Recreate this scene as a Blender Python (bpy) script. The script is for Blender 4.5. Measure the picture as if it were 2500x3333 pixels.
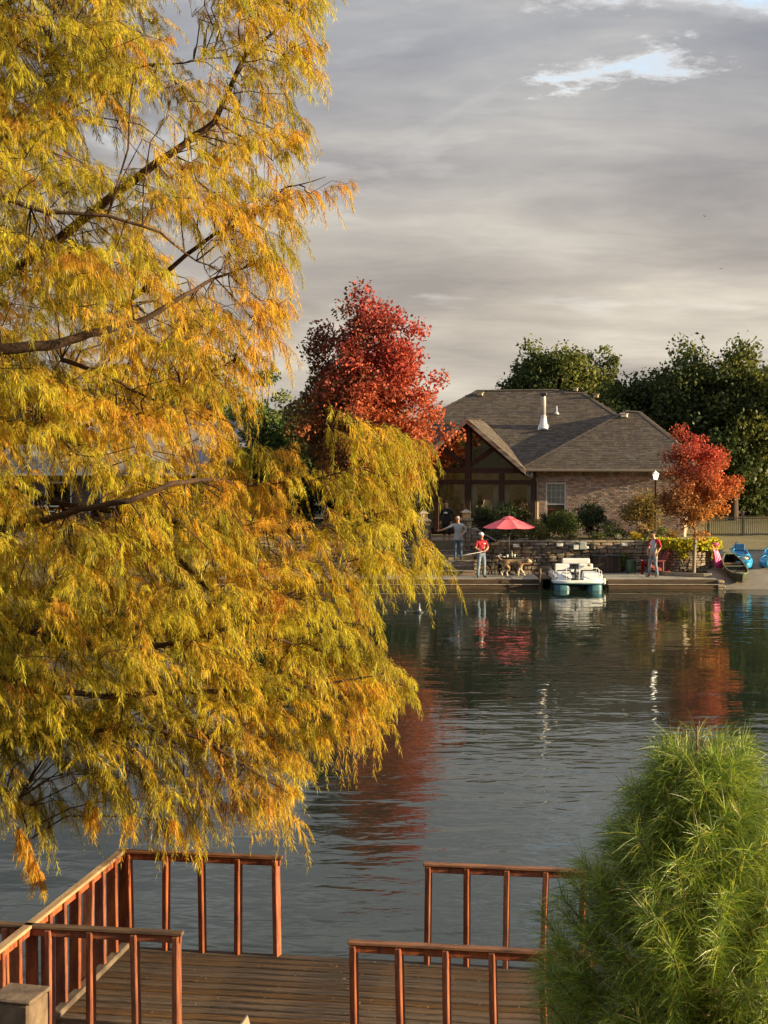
import bpy, bmesh, math, random
import numpy as np
from mathutils import Vector, Matrix
R = math.radians
PI = math.pi
scene = bpy.context.scene
col = scene.collection
for o in list(bpy.data.objects):
    bpy.data.objects.remove(o)

# ------------------------------------------------------------------ camera
CAM_H, F, CX, CY, HZ = 5.4, 4960.0, 1250.0, 1666.5, 1460.0
PITCH = math.atan((CY - HZ) / F)
cam_data = bpy.data.cameras.new('camera')
cam = bpy.data.objects.new('camera', cam_data)
col.objects.link(cam)
cam.location = (0, 0, CAM_H)
cam.rotation_euler = (PI / 2 - PITCH, 0, 0)
cam_data.sensor_fit = 'VERTICAL'
cam_data.sensor_height = 36.0
cam_data.sensor_width = 27.0
cam_data.lens = F / 3333.0 * 36.0
cam_data.clip_start = 0.2
cam_data.clip_end = 4000
scene.camera = cam

# ------------------------------------------------------------------ sun, sky, exposure
SUN_AZ, SUN_EL = R(104.5), R(11)
sun_dir = Vector((math.sin(SUN_AZ) * math.cos(SUN_EL), math.cos(SUN_AZ) * math.cos(SUN_EL), math.sin(SUN_EL)))
sl = bpy.data.lights.new('sun', 'SUN')
sl.energy = 5.0
sl.angle = R(0.6)
sl.color = (1.0, 0.78, 0.44)
so = bpy.data.objects.new('sun', sl)
col.objects.link(so)
so.rotation_euler = sun_dir.to_track_quat('Z', 'Y').to_euler()
so.location = (60, 0, 60)

world = bpy.data.worlds.new('World')
scene.world = world
world.use_nodes = True
wt = world.node_tree
wt.nodes.clear()


def NN(t, typ, **kw):
    n = t.nodes.new(typ)
    for k, v in kw.items():
        setattr(n, k, v)
    return n


def setin(n, **kw):
    for k, v in kw.items():
        n.inputs[k.replace('_', ' ')].default_value = v
    return n


def ramp(t, stops, interp='LINEAR'):
    n = t.nodes.new('ShaderNodeValToRGB')
    cr = n.color_ramp
    cr.interpolation = interp
    while len(cr.elements) < len(stops):
        cr.elements.new(0.5)
    for e, (p, c) in zip(cr.elements, stops):
        e.position = p
        e.color = (c[0], c[1], c[2], 1) if not isinstance(c, (int, float)) else (c, c, c, 1)
    return n


def mth(t, op, a, b=None, clamp=False):
    n = t.nodes.new('ShaderNodeMath')
    n.operation = op
    n.use_clamp = clamp
    for i, v in enumerate((a, b)):
        if v is None:
            continue
        if isinstance(v, (int, float)):
            n.inputs[i].default_value = v
        else:
            t.links.new(v, n.inputs[i])
    return n.outputs[0]


def mixc(t, fac, a, b, blend='MIX'):
    n = t.nodes.new('ShaderNodeMix')
    n.data_type = 'RGBA'
    n.blend_type = blend
    for sock, v in ((n.inputs[0], fac), (n.inputs[6], a), (n.inputs[7], b)):
        if isinstance(v, (int, float)):
            sock.default_value = v
        elif isinstance(v, (tuple, list)):
            sock.default_value = (v[0], v[1], v[2], 1)
        else:
            t.links.new(v, sock)
    return n.outputs[2]


def noise(t, vec, scale, detail=4, rough=0.5, dist=0.0):
    n = t.nodes.new('ShaderNodeTexNoise')
    n.inputs['Scale'].default_value = scale
    n.inputs['Detail'].default_value = detail
    n.inputs['Roughness'].default_value = rough
    n.inputs['Distortion'].default_value = dist
    if vec is not None:
        t.links.new(vec, n.inputs['Vector'])
    return n.outputs['Fac']


def build_sky():
    t = wt
    L = t.links.new
    out = NN(t, 'ShaderNodeOutputWorld')
    bg = NN(t, 'ShaderNodeBackground')
    bg.inputs['Strength'].default_value = 0.1
    sky = NN(t, 'ShaderNodeTexSky', sky_type='NISHITA')
    sky.sun_disc = False
    sky.sun_elevation = SUN_EL
    sky.sun_rotation = SUN_AZ
    sky.air_density = 1.0
    sky.dust_density = 1.0
    tc = NN(t, 'ShaderNodeTexCoord')
    sp = NN(t, 'ShaderNodeSeparateXYZ')
    L(tc.outputs['Generated'], sp.inputs[0])
    zz = mth(t, 'ADD', mth(t, 'MAXIMUM', sp.outputs[2], 0.0), 0.11)
    cb = NN(t, 'ShaderNodeCombineXYZ')
    L(mth(t, 'DIVIDE', sp.outputs[0], zz), cb.inputs[0])
    L(mth(t, 'DIVIDE', sp.outputs[1], zz), cb.inputs[1])
    mp = NN(t, 'ShaderNodeMapping')
    mp.inputs['Location'].default_value = (3.1, 5.2, 0.0)
    L(cb.outputs[0], mp.inputs['Vector'])
    p = mp.outputs[0]
    n1 = noise(t, p, 1.15, 9, 0.56, 0.35)
    n2 = noise(t, p, 0.75, 6, 0.5, 0.5)
    mp3 = NN(t, 'ShaderNodeMapping')
    mp3.inputs['Scale'].default_value = (0.75, 1.2, 1)
    L(cb.outputs[0], mp3.inputs['Vector'])
    n3 = noise(t, mp3.outputs[0], 1.0, 7, 0.55, 0.6)
    # thick deck low down, breaking up with height
    cover = mth(t, 'SUBTRACT', n1, mth(t, 'MULTIPLY', mth(t, 'MAXIMUM', sp.outputs[2], 0.0), 0.42))
    nv = NN(t, 'ShaderNodeTexNoise')
    nv.inputs['Scale'].default_value = 7.0
    nv.inputs['Detail'].default_value = 9
    nv.inputs['Roughness'].default_value = 0.68
    L(cb.outputs[0], nv.inputs['Vector'])
    vs = NN(t, 'ShaderNodeVectorMath', operation='SCALE')
    vs.inputs['Scale'].default_value = 0.5
    L(nv.outputs['Color'], vs.inputs[0])
    va = NN(t, 'ShaderNodeVectorMath', operation='ADD')
    L(cb.outputs[0], va.inputs[0])
    L(vs.outputs[0], va.inputs[1])
    vb = NN(t, 'ShaderNodeVectorMath', operation='ADD')
    L(va.outputs[0], vb.inputs[0])
    vb.inputs[1].default_value = (-0.25, -0.25, -0.25)
    # breaks in the cloud deck: (x, y on the cloud plane, radius, depth)
    for gx, gy, gr, gd in ((0.49, 2.78, 0.18, 0.30), (0.30, 2.36, 0.24, 0.31), (0.58, 2.34, 0.2, 0.27), (0.34, 2.86, 0.10, 0.24)):
        vd = NN(t, 'ShaderNodeVectorMath', operation='DISTANCE')
        L(vb.outputs[0], vd.inputs[0])
        vd.inputs[1].default_value = (gx, gy, 0)
        gm = NN(t, 'ShaderNodeMapRange', interpolation_type='SMOOTHSTEP')
        gm.inputs['From Min'].default_value = gr
        gm.inputs['From Max'].default_value = 0.0
        gm.inputs['To Max'].default_value = gd
        L(vd.outputs['Value'], gm.inputs['Value'])
        cover = mth(t, 'SUBTRACT', cover, gm.outputs[0])
    shade = mth(t, 'ADD', mth(t, 'MULTIPLY', n2, 0.5), mth(t, 'ADD', mth(t, 'MULTIPLY', n3, 0.4), mth(t, 'MULTIPLY', noise(t, mp3.outputs[0], 4.5, 8, 0.62, 0.8), 0.10)))
    grey = ramp(t, [(0.40, (0.185, 0.190, 0.222)), (0.47, (0.258, 0.264, 0.294)), (0.535, (0.345, 0.348, 0.364)), (0.61, (0.49, 0.48, 0.46))])
    L(shade, grey.inputs[0])
    warm = ramp(t, [(0.40, (0.325, 0.293, 0.262)), (0.47, (0.405, 0.363, 0.312)), (0.535, (0.49, 0.44, 0.372)), (0.61, (0.62, 0.56, 0.465))])
    L(shade, warm.inputs[0])
    lowf = ramp(t, [(0.09, 1.0), (0.25, 0.0)])
    L(sp.outputs[2], lowf.inputs[0])
    cloud = mixc(t, lowf.outputs[0], grey.outputs[0], warm.outputs[0])
    rim = ramp(t, [(0.05, 0.0), (0.20, 1.0), (0.36, 0.0)])
    L(cover, rim.inputs[0])
    cloud = mixc(t, mth(t, 'MULTIPLY', rim.outputs[0], 0.42), cloud, (0.95, 0.93, 0.90))
    cl10 = mixc(t, 1.0, cloud, (5.0, 5.0, 5.0), 'MULTIPLY')
    cov = ramp(t, [(0.04, 0.0), (0.31, 1.0)], 'EASE')
    L(cover, cov.inputs[0])
    sk = mixc(t, 0.5, sky.outputs[0], (4.2, 4.8, 5.5))
    L(mixc(t, cov.outputs[0], sk, cl10), bg.inputs['Color'])
    L(bg.outputs[0], out.inputs[0])


build_sky()
scene.view_settings.view_transform = 'Standard'
scene.view_settings.look = 'None'
scene.view_settings.gamma = 1.0
scene.view_settings.exposure = 1.35
scene.view_settings.use_curve_mapping = False
scene.render.engine = 'CYCLES'
scene.cycles.max_bounces = 6
scene.cycles.use_adaptive_sampling = True
scene.cycles.adaptive_threshold = 0.02
scene.cycles.transparent_max_bounces = 12
scene.cycles.caustics_reflective = False
scene.cycles.caustics_refractive = False
scene.cycles.use_denoising = True


# ------------------------------------------------------------------ helpers
def W(px, py, Y):
    """a point of the place seen at photo pixel (px, py), standing Y metres away"""
    u, v = (px - CX) / F, (CY - py) / F
    dy = math.cos(PITCH) + v * math.sin(PITCH)
    dz = -math.sin(PITCH) + v * math.cos(PITCH)
    k = Y / dy
    return Vector((u * k, Y, CAM_H + dz * k))


def tag(o, label=None, cat=None, group=None, kind=None):
    if label: o['label'] = label
    if cat: o['category'] = cat
    if group: o['group'] = group
    if kind: o['kind'] = kind
    return o


def empty(name, loc=(0, 0, 0), rz=0.0, label=None, cat=None, group=None):
    o = bpy.data.objects.new(name, None)
    o.empty_display_size = 0.2
    col.objects.link(o)
    o.location = loc
    o.rotation_euler = (0, 0, rz)
    return tag(o, label, cat, group)


def link(name, me, parent=None):
    o = bpy.data.objects.new(name, me)
    col.objects.link(o)
    if parent is not None:
        o.parent = parent
    return o


MATS = {}


def mat(name, c, rough=0.8, c2=None, nscale=6.0, mixlo=0.35, mixhi=0.65, metal=0.0, bump=0.0, bscale=None, rnd=0.0,
        island=0.0, spec=0.4, stretch=None, emit=None, estr=0.0, hue=0.0, coat=0.0, satv=1.0):
    if name in MATS:
        return MATS[name]
    m = bpy.data.materials.new(name)
    m.use_nodes = True
    t = m.node_tree
    b = t.nodes['Principled BSDF']
    L = t.links.new
    tc = NN(t, 'ShaderNodeTexCoord')
    vec = tc.outputs['Object']
    if stretch:
        mp = NN(t, 'ShaderNodeMapping')
        mp.inputs['Scale'].default_value = stretch
        L(vec, mp.inputs['Vector'])
        vec = mp.outputs[0]
    if c2 is None:
        c2 = tuple(x * 0.72 for x in c)
    n = noise(t, vec, nscale, 6, 0.6)
    r = ramp(t, [(mixlo, c2), (mixhi, c)])
    L(n, r.inputs[0])
    cc = r.outputs[0]
    if rnd or island:
        if rnd:
            oi = NN(t, 'ShaderNodeObjectInfo')
            rv = oi.outputs['Random']
            k = rnd
        else:
            ge = NN(t, 'ShaderNodeNewGeometry')
            rv = ge.outputs['Random Per Island']
            k = island
        hs = NN(t, 'ShaderNodeHueSaturation')
        hs.inputs['Hue'].default_value = 0.5
        L(mth(t, 'ADD', mth(t, 'MULTIPLY', rv, 2 * k), 1.0 - k), hs.inputs['Value'])
        r2 = mth(t, 'FRACT', mth(t, 'MULTIPLY', rv, 7.31))
        L(mth(t, 'ADD', mth(t, 'MULTIPLY', r2, 0.6 * satv), 1 - 0.3 * satv), hs.inputs['Saturation'])
        if hue:
            r3 = mth(t, 'FRACT', mth(t, 'MULTIPLY', rv, 13.7))
            L(mth(t, 'ADD', mth(t, 'MULTIPLY', r3, 2 * hue), 0.5 - hue), hs.inputs['Hue'])
        L(cc, hs.inputs['Color'])
        cc = hs.outputs[0]
    L(cc, b.inputs['Base Color'])
    b.inputs['Metallic'].default_value = metal
    b.inputs['Specular IOR Level'].default_value = spec
    rr = ramp(t, [(0.3, max(0.02, rough - 0.1)), (0.7, min(1.0, rough + 0.1))])
    L(n, rr.inputs[0])
    L(rr.outputs[0], b.inputs['Roughness'])
    if coat:
        b.inputs['Coat Weight'].default_value = coat
    if bump:
        bp = NN(t, 'ShaderNodeBump')
        bp.inputs['Strength'].default_value = bump
        bp.inputs['Distance'].default_value = 0.02
        L(noise(t, vec, bscale or nscale * 3, 6, 0.65), bp.inputs['Height'])
        L(bp.outputs[0], b.inputs['Normal'])
    if emit:
        b.inputs['Emission Color'].default_value = (*emit, 1)
        b.inputs['Emission Strength'].default_value = estr
    MATS[name] = m
    return m


def leafmat(name, trans=0.4, gloss=0.06, var=0.25):
    if name in MATS:
        return MATS[name]
    m = bpy.data.materials.new(name)
    m.use_nodes = True
    t = m.node_tree
    t.nodes.clear()
    L = t.links.new
    out = NN(t, 'ShaderNodeOutputMaterial')
    at = NN(t, 'ShaderNodeAttribute', attribute_name='tint')
    ge = NN(t, 'ShaderNodeNewGeometry')
    hs = NN(t, 'ShaderNodeHueSaturation')
    L(at.outputs['Color'], hs.inputs['Color'])
    L(mth(t, 'ADD', mth(t, 'MULTIPLY', ge.outputs['Random Per Island'], 2 * var), 1 - var), hs.inputs['Value'])
    d = NN(t, 'ShaderNodeBsdfDiffuse')
    tr = NN(t, 'ShaderNodeBsdfTranslucent')
    gl = NN(t, 'ShaderNodeBsdfGlossy')
    gl.inputs['Roughness'].default_value = 0.45
    for n in (d, tr):
        L(hs.outputs[0], n.inputs['Color'])
    mx = NN(t, 'ShaderNodeMixShader')
    mx.inputs[0].default_value = trans
    L(d.outputs[0], mx.inputs[1])
    L(tr.outputs[0], mx.inputs[2])
    mx2 = NN(t, 'ShaderNodeMixShader')
    mx2.inputs[0].default_value = gloss
    L(mx.outputs[0], mx2.inputs[1])
    L(gl.outputs[0], mx2.inputs[2])
    L(mx2.outputs[0], out.inputs['Surface'])
    MATS[name] = m
    return m


def arr_mesh(name, verts, faces, mats, tint=None, smooth=False):
    """mesh from numpy arrays; faces is (n,3) or (n,4)"""
    verts = np.ascontiguousarray(verts, dtype=np.float32)
    faces = np.ascontiguousarray(faces, dtype=np.int32)
    me = bpy.data.meshes.new(name)
    nf, k = faces.shape
    me.vertices.add(len(verts))
    me.vertices.foreach_set('co', verts.ravel())
    me.loops.add(nf * k)
    me.loops.foreach_set('vertex_index', faces.ravel())
    me.polygons.add(nf)
    me.polygons.foreach_set('loop_start', np.arange(0, nf * k, k, dtype=np.int32))
    me.polygons.foreach_set('loop_total', np.full(nf, k, dtype=np.int32))
    if smooth:
        me.polygons.foreach_set('use_smooth', np.ones(nf, dtype=bool))
    me.update(calc_edges=True)
    if tint is not None:
        a = me.attributes.new('tint', 'FLOAT_COLOR', 'POINT')
        cc = np.ones((len(verts), 4), dtype=np.float32)
        cc[:, :3] = tint
        a.data.foreach_set('color', cc.ravel())
    for m in (mats if isinstance(mats, (list, tuple)) else [mats]):
        me.materials.append(m)
    return me


class MB:
    """collects shapes into one mesh"""

    def __init__(s):
        s.v, s.f, s.m = [], [], []

    def add(s, vs, fs, mi=0, M=None):
        b = len(s.v)
        for v in vs:
            v = Vector(v)
            s.v.append(tuple(M @ v) if M is not None else tuple(v))
        for f in fs:
            s.f.append([b + i for i in f])
            s.m.append(mi)
        return s

    def box(s, c, size, mi=0, rz=0.0, M=None, bev=0.0, rx=0.0, ry=0.0):
        x, y, z = (size[0] / 2, size[1] / 2, size[2] / 2)
        T = Matrix.Translation(Vector(c)) @ Matrix.Rotation(rz, 4, 'Z') @ Matrix.Rotation(ry, 4, 'Y') @ Matrix.Rotation(rx, 4, 'X')
        if M is not None:
            T = M @ T
        if bev <= 0:
            vs = [(a * x, b * y, d * z) for d in (-1, 1) for b in (-1, 1) for a in (-1, 1)]
            fs = [(0, 2, 3, 1), (4, 5, 7, 6), (0, 1, 5, 4), (2, 6, 7, 3), (0, 4, 6, 2), (1, 3, 7, 5)]
            return s.add(vs, fs, mi, T)
        vs, fs = bevbox(x, y, z, bev)
        return s.add(vs, fs, mi, T)

    def tube(s, pts, rad, n=8, mi=0, caps=True, M=None):
        pts = [Vector(p) for p in pts]
        if isinstance(rad, (int, float)):
            rad = [rad] * len(pts)
        vs, fs = [], []
        prev = None
        for i, p in enumerate(pts):
            a = pts[max(i - 1, 0)]
            b = pts[min(i + 1, len(pts) - 1)]
            d = (b - a)
            if d.length < 1e-9:
                d = Vector((0, 0, 1))
            d.normalize()
            if prev is None:
                ref = Vector((0, 0, 1)) if abs(d.z) < 0.9 else Vector((1, 0, 0))
                e1 = d.cross(ref).normalized()
            else:
                e1 = (prev - d * prev.dot(d))
                e1 = e1.normalized() if e1.length > 1e-6 else d.orthogonal().normalized()
            prev = e1
            e2 = d.cross(e1)
            for k in range(n):
                an = 2 * PI * k / n
                vs.append(p + (e1 * math.cos(an) + e2 * math.sin(an)) * rad[i])
        for i in range(len(pts) - 1):
            for k in range(n):
                k2 = (k + 1) % n
                fs.append((i * n + k, i * n + k2, (i + 1) * n + k2, (i + 1) * n + k))
        if caps:
            fs.append(tuple(range(n - 1, -1, -1)))
            fs.append(tuple((len(pts) - 1) * n + k for k in range(n)))
        return s.add(vs, fs, mi, M)

    def lathe(s, prof, n=16, mi=0, c=(0, 0, 0), M=None, caps=True):
        vs, fs = [], []
        for (r, z) in prof:
            for k in range(n):
                a = 2 * PI * k / n
                vs.append((c[0] + r * math.cos(a), c[1] + r * math.sin(a), c[2] + z))
        for i in range(len(prof) - 1):
            for k in range(n):
                k2 = (k + 1) % n
                fs.append((i * n + k, i * n + k2, (i + 1) * n + k2, (i + 1) * n + k))
        if caps:
            fs.append(tuple(range(n - 1, -1, -1)))
            fs.append(tuple((len(prof) - 1) * n + k for k in range(n)))
        return s.add(vs, fs, mi, M)

    def loft(s, rings, mi=0, closed=True, caps=True, M=None):
        n = len(rings[0])
        vs = [v for r in rings for v in r]
        fs = []
        for i in range(len(rings) - 1):
            for k in range(n if closed else n - 1):
                k2 = (k + 1) % n
                fs.append((i * n + k, i * n + k2, (i + 1) * n + k2, (i + 1) * n + k))
        if caps and closed:
            fs.append(tuple(range(n - 1, -1, -1)))
            fs.append(tuple((len(rings) - 1) * n + k for k in range(n)))
        return s.add(vs, fs, mi, M)

    def slab(s, poly, dvec, mi=0, M=None):
        """polygon (3d points) extruded by dvec"""
        n = len(poly)
        d = Vector(dvec)
        vs = [Vector(p) for p in poly] + [Vector(p) + d for p in poly]
        fs = [tuple(range(n - 1, -1, -1)), tuple(range(n, 2 * n))]
        fs += [(i, (i + 1) % n, n + (i + 1) % n, n + i) for i in range(n)]
        return s.add(vs, fs, mi, M)

    def mesh(s, name, mats, smooth=False):
        me = bpy.data.meshes.new(name)
        me.from_pydata([tuple(v) for v in s.v], [], s.f)
        for m in (mats if isinstance(mats, (list, tuple)) else [mats]):
            me.materials.append(m)
        me.polygons.foreach_set('material_index', s.m)
        if smooth:
            me.polygons.foreach_set('use_smooth', [True] * len(s.f))
        me.update()
        bm = bmesh.new()
        bm.from_mesh(me)
        bmesh.ops.recalc_face_normals(bm, faces=bm.faces)
        bm.to_mesh(me)
        bm.free()
        return me

    def build(s, name, mats, parent=None, smooth=False):
        return link(name, s.mesh(name, mats, smooth), parent)


def bevbox(x, y, z, b):
    bm = bmesh.new()
    bmesh.ops.create_cube(bm, size=1.0)
    for v in bm.verts:
        v.co = Vector((v.co.x * 2 * x, v.co.y * 2 * y, v.co.z * 2 * z))
    bmesh.ops.bevel(bm, geom=list(bm.edges), offset=min(b, x * .9, y * .9, z * .9), segments=1, affect='EDGES', profile=0.6)
    bm.verts.index_update()
    vs = [v.co.copy() for v in bm.verts]
    fs = [tuple(v.index for v in f.verts) for f in bm.faces]
    bm.free()
    return vs, fs


def one(name, parent, mats, fn, smooth=False):
    m = MB()
    fn(m)
    return m.build(name, mats, parent, smooth)


# ------------------------------------------------------------------ materials
M_bark = mat('bark', (0.10, 0.065, 0.045), 0.9, (0.045, 0.03, 0.022), 14, bump=0.6, stretch=(1, 1, 0.25))
M_cbark = mat('cypress_bark', (0.075, 0.038, 0.02), 0.95, (0.025, 0.013, 0.008), 9, bump=0.6)
M_palebark = mat('pale_bark', (0.30, 0.25, 0.19), 0.9, (0.19, 0.15, 0.11), 10, bump=0.4, stretch=(1, 1, 0.3))
M_leaf = leafmat('leaf', 0.35, 0.015)
M_needle = leafmat('cypress_needle', 0.52, 0.01, 0.22)
M_pine = leafmat('pine_needle', 0.30, 0.06, 0.25)
M_deckred = mat('red_stained_wood', (0.30, 0.088, 0.034), 0.85, (0.15, 0.04, 0.018), 7, mixlo=0.4, mixhi=0.6, bump=0.35, satv=0.2, bscale=40, rnd=0.18, stretch=(3, 3, 0.6))
M_railtop = mat('weathered_red_rail', (0.26, 0.11, 0.055), 0.85, (0.09, 0.038, 0.022), 6, mixlo=0.4, mixhi=0.6, satv=0.2, bump=0.4, bscale=50, rnd=0.1, stretch=(.5, 3, 3))
M_plank = mat('weathered_deck_plank', (0.125, 0.070, 0.033), 0.92, (0.030, 0.017, 0.010), 5, mixlo=0.4, mixhi=0.6, bump=0.8, bscale=30, rnd=0.28, stretch=(0.5, 5, 5))
M_raildark = mat('dark_weathered_rail', (0.15, 0.09, 0.05), 0.8, (0.07, 0.04, 0.025), 5, bump=0.5, bscale=40, stretch=(.5, 3, 3))
M_railpale = mat('bleached_rail', (0.46, 0.32, 0.18), 0.8, (0.30, 0.17, 0.09), 4, bump=0.5, bscale=40, stretch=(.5, 3, 3))
M_oldwood = mat('old_timber', (0.19, 0.12, 0.065), 0.9, (0.08, 0.05, 0.03), 5, bump=0.5, rnd=0.15, stretch=(1, 1, 1))
M_stone = mat('wall_stone', (0.30, 0.235, 0.17), 0.92, (0.15, 0.12, 0.095), 5, bump=0.6, bscale=18, rnd=0.42, hue=0.025)
M_mortar = mat('mortar', (0.10, 0.085, 0.07), 0.95, (0.06, 0.05, 0.042), 9, bump=0.3)
M_cap = mat('coping_stone', (0.34, 0.28, 0.20), 0.9, (0.21, 0.17, 0.125), 6, bump=0.4, rnd=0.12)
M_brick = mat('brick', (0.60, 0.46, 0.36), 0.92, (0.47, 0.33, 0.25), 10, bump=0.3, rnd=0.36, hue=0.02)
M_bricki = mat('brick_run', (0.60, 0.46, 0.36), 0.92, (0.47, 0.33, 0.25), 10, bump=0.3, island=0.36, hue=0.02)
M_bmortar = mat('brick_mortar', (0.44, 0.37, 0.29), 0.95, (0.26, 0.2, 0.16), 8)
M_shingle = mat('shingle', (0.112, 0.090, 0.072), 0.95, (0.082, 0.066, 0.053), 3, island=0.26, spec=0.2)
M_ridge = mat('ridge_shingle', (0.13, 0.10, 0.08), 0.95, (0.09, 0.072, 0.058), 5, spec=0.2)
M_trim = mat('tan_trim', (0.46, 0.38, 0.28), 0.7, (0.40, 0.33, 0.24), 4)
M_timber = mat('dark_timber', (0.065, 0.032, 0.02), 0.75, (0.04, 0.02, 0.013), 6, bump=0.2)
M_concrete = mat('concrete', (0.34, 0.305, 0.25), 0.9, (0.22, 0.195, 0.155), 1.6, bump=0.3, bscale=20)
M_ramp = mat('ramp_concrete', (0.27, 0.235, 0.19), 0.9, (0.17, 0.148, 0.118), 1.3, bump=0.3, bscale=14)
M_dockwood = mat('dock_beam', (0.125, 0.083, 0.056), 0.88, (0.05, 0.035, 0.026), 2.2, bump=0.4, rnd=0.12, stretch=(0.4, 3, 3))
M_white = mat('white_gelcoat', (0.80, 0.80, 0.78), 0.35, (0.70, 0.70, 0.67), 3)
M_whitep = mat('white_paint', (0.78, 0.77, 0.73), 0.6, (0.68, 0.67, 0.63), 5)
M_teal = mat('teal_hull', (0.07, 0.19, 0.235), 0.4, (0.035, 0.11, 0.145), 2.5)
M_black = mat('black_metal', (0.02, 0.02, 0.02), 0.5, (0.012, 0.012, 0.012), 6)
M_darkgrey = mat('dark_grey', (0.05, 0.05, 0.055), 0.6)
M_grey = mat('grey_plastic', (0.33, 0.36, 0.36), 0.6, (0.27, 0.30, 0.30), 5)
M_steel = mat('galvanised_steel', (0.78, 0.78, 0.79), 0.36, (0.66, 0.66, 0.67), 7, metal=0.5)
M_redfab = mat('red_canvas', (0.86, 0.15, 0.18), 0.8, (0.80, 0.13, 0.155), 3)
M_redwood = mat('red_painted_wood', (0.24, 0.024, 0.022), 0.65, (0.17, 0.017, 0.016), 5, rnd=0.1)
M_skin = mat('skin', (0.55, 0.30, 0.20), 0.6, (0.48, 0.25, 0.16), 20)
M_jean = mat('jeans', (0.12, 0.17, 0.26), 0.9, (0.07, 0.10, 0.16), 7, bump=0.3)
M_jeanl = mat('faded_jeans', (0.24, 0.30, 0.38), 0.9, (0.10, 0.14, 0.20), 5, bump=0.3)
M_redshirt = mat('red_shirt', (0.42, 0.02, 0.035), 0.85, (0.33, 0.015, 0.028), 6, bump=0.2)
M_greyshirt = mat('grey_shirt', (0.40, 0.42, 0.43), 0.9, (0.32, 0.34, 0.35), 7, bump=0.2)
M_ltgrey = mat('heather_grey_shirt', (0.46, 0.46, 0.50), 0.9, (0.38, 0.38, 0.42), 7, bump=0.2)
M_blackcl = mat('black_cloth', (0.018, 0.018, 0.02), 0.9, (0.01, 0.01, 0.012), 7)
M_shoe = mat('brown_shoe', (0.07, 0.045, 0.03), 0.7)
M_hairk = mat('dark_hair', (0.015, 0.011, 0.009), 0.7, (0.03, 0.02, 0.016), 30)
M_hairb = mat('brown_hair', (0.09, 0.045, 0.02), 0.7, (0.05, 0.025, 0.012), 30)
M_hairg = mat('grey_hair', (0.50, 0.48, 0.45), 0.7, (0.4, 0.38, 0.35), 30)
M_furtan = mat('tan_fur', (0.36, 0.23, 0.13), 0.95, (0.14, 0.09, 0.05), 9, bump=0.7, bscale=30)
M_furgrey = mat('cream_fur', (0.60, 0.53, 0.43), 0.95, (0.36, 0.30, 0.23), 9, bump=0.7, bscale=30)
M_furblk = mat('black_fur', (0.02, 0.017, 0.015), 0.9, (0.04, 0.032, 0.028), 10, bump=0.6)
M_curtain = mat('curtain', (0.78, 0.72, 0.55), 0.9, (0.62, 0.56, 0.42), 6, stretch=(6, 6, 0.3))
M_room = mat('room_wall', (0.22, 0.16, 0.08), 0.9, (0.10, 0.075, 0.04), 1.2)
M_floor = mat('room_floor', (0.12, 0.08, 0.05), 0.8)
M_blind = mat('blind', (0.85, 0.85, 0.83), 0.7, (0.8, 0.8, 0.78), 4)
M_blue = mat('blue_kayak', (0.035, 0.33, 0.62), 0.4, (0.025, 0.26, 0.52), 4)
M_blued = mat('blue_kayak_seat', (0.01, 0.10, 0.30), 0.6)
M_cream = mat('cream_pad', (0.62, 0.55, 0.40), 0.8)
M_olive = mat('olive_canoe', (0.06, 0.068, 0.035), 0.55, (0.05, 0.055, 0.03), 4)
M_oliver = mat('canoe_rim', (0.19, 0.22, 0.11), 0.6, (0.12, 0.14, 0.07), 5)
M_pink = mat('pink_vinyl', (0.75, 0.07, 0.30), 0.35, (0.66, 0.055, 0.26), 3)
M_mulch = mat('mulch', (0.10, 0.06, 0.035), 0.95, (0.04, 0.025, 0.016), 25, bump=0.8, bscale=40)
M_lantern = mat('lantern_yellow', (0.75, 0.52, 0.16), 0.6, (0.62, 0.42, 0.12), 6)
M_lampglow = mat('lamp_glow', (0.9, 0.85, 0.7), 0.5, emit=(1.0, 0.88, 0.66), estr=1.3)
M_warmglow = mat('warm_glow', (0.9, 0.7, 0.4), 0.5, emit=(1.0, 0.62, 0.25), estr=4.0)
M_shade = mat('lamp_shade_cloth', (0.62, 0.58, 0.48), 0.8, (0.55, 0.51, 0.42), 4)
M_slate = mat('grey_roof', (0.20, 0.20, 0.215), 0.9, (0.14, 0.14, 0.15), 5, island=0.2)
M_siding = mat('dark_siding', (0.13, 0.11, 0.10), 0.9, (0.09, 0.075, 0.07), 2)
M_woodfence = mat('dark_board', (0.06, 0.042, 0.032), 0.9, (0.035, 0.025, 0.02), 4, rnd=0.25)  # board colour darkened to carry the deep tree shade on the fence


def glassmat(name, tintc=(0.75, 0.8, 0.78), refl=0.0):
    m = bpy.data.materials.new(name)
    m.use_nodes = True
    t = m.node_tree
    t.nodes.clear()
    L = t.links.new
    out = NN(t, 'ShaderNodeOutputMaterial')
    fr = NN(t, 'ShaderNodeFresnel')
    fr.inputs[0].default_value = 1.5
    tr = NN(t, 'ShaderNodeBsdfTransparent')
    tr.inputs[0].default_value = (*tintc, 1)
    gl = NN(t, 'ShaderNodeBsdfGlossy')
    gl.inputs['Roughness'].default_value = 0.01
    tc = NN(t, 'ShaderNodeTexCoord')
    bp = NN(t, 'ShaderNodeBump')
    bp.inputs['Strength'].default_value = 0.25
    bp.inputs['Distance'].default_value = 0.02
    L(noise(t, tc.outputs['Object'], 1.2, 2), bp.inputs['Height'])
    L(bp.outputs[0], gl.inputs['Normal'])
    mx = NN(t, 'ShaderNodeMixShader')
    L(mth(t, 'ADD', fr.outputs[0], refl, True), mx.inputs[0])
    L(tr.outputs[0], mx.inputs[1])
    L(gl.outputs[0], mx.inputs[2])
    L(mx.outputs[0], out.inputs['Surface'])
    return m


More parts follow.
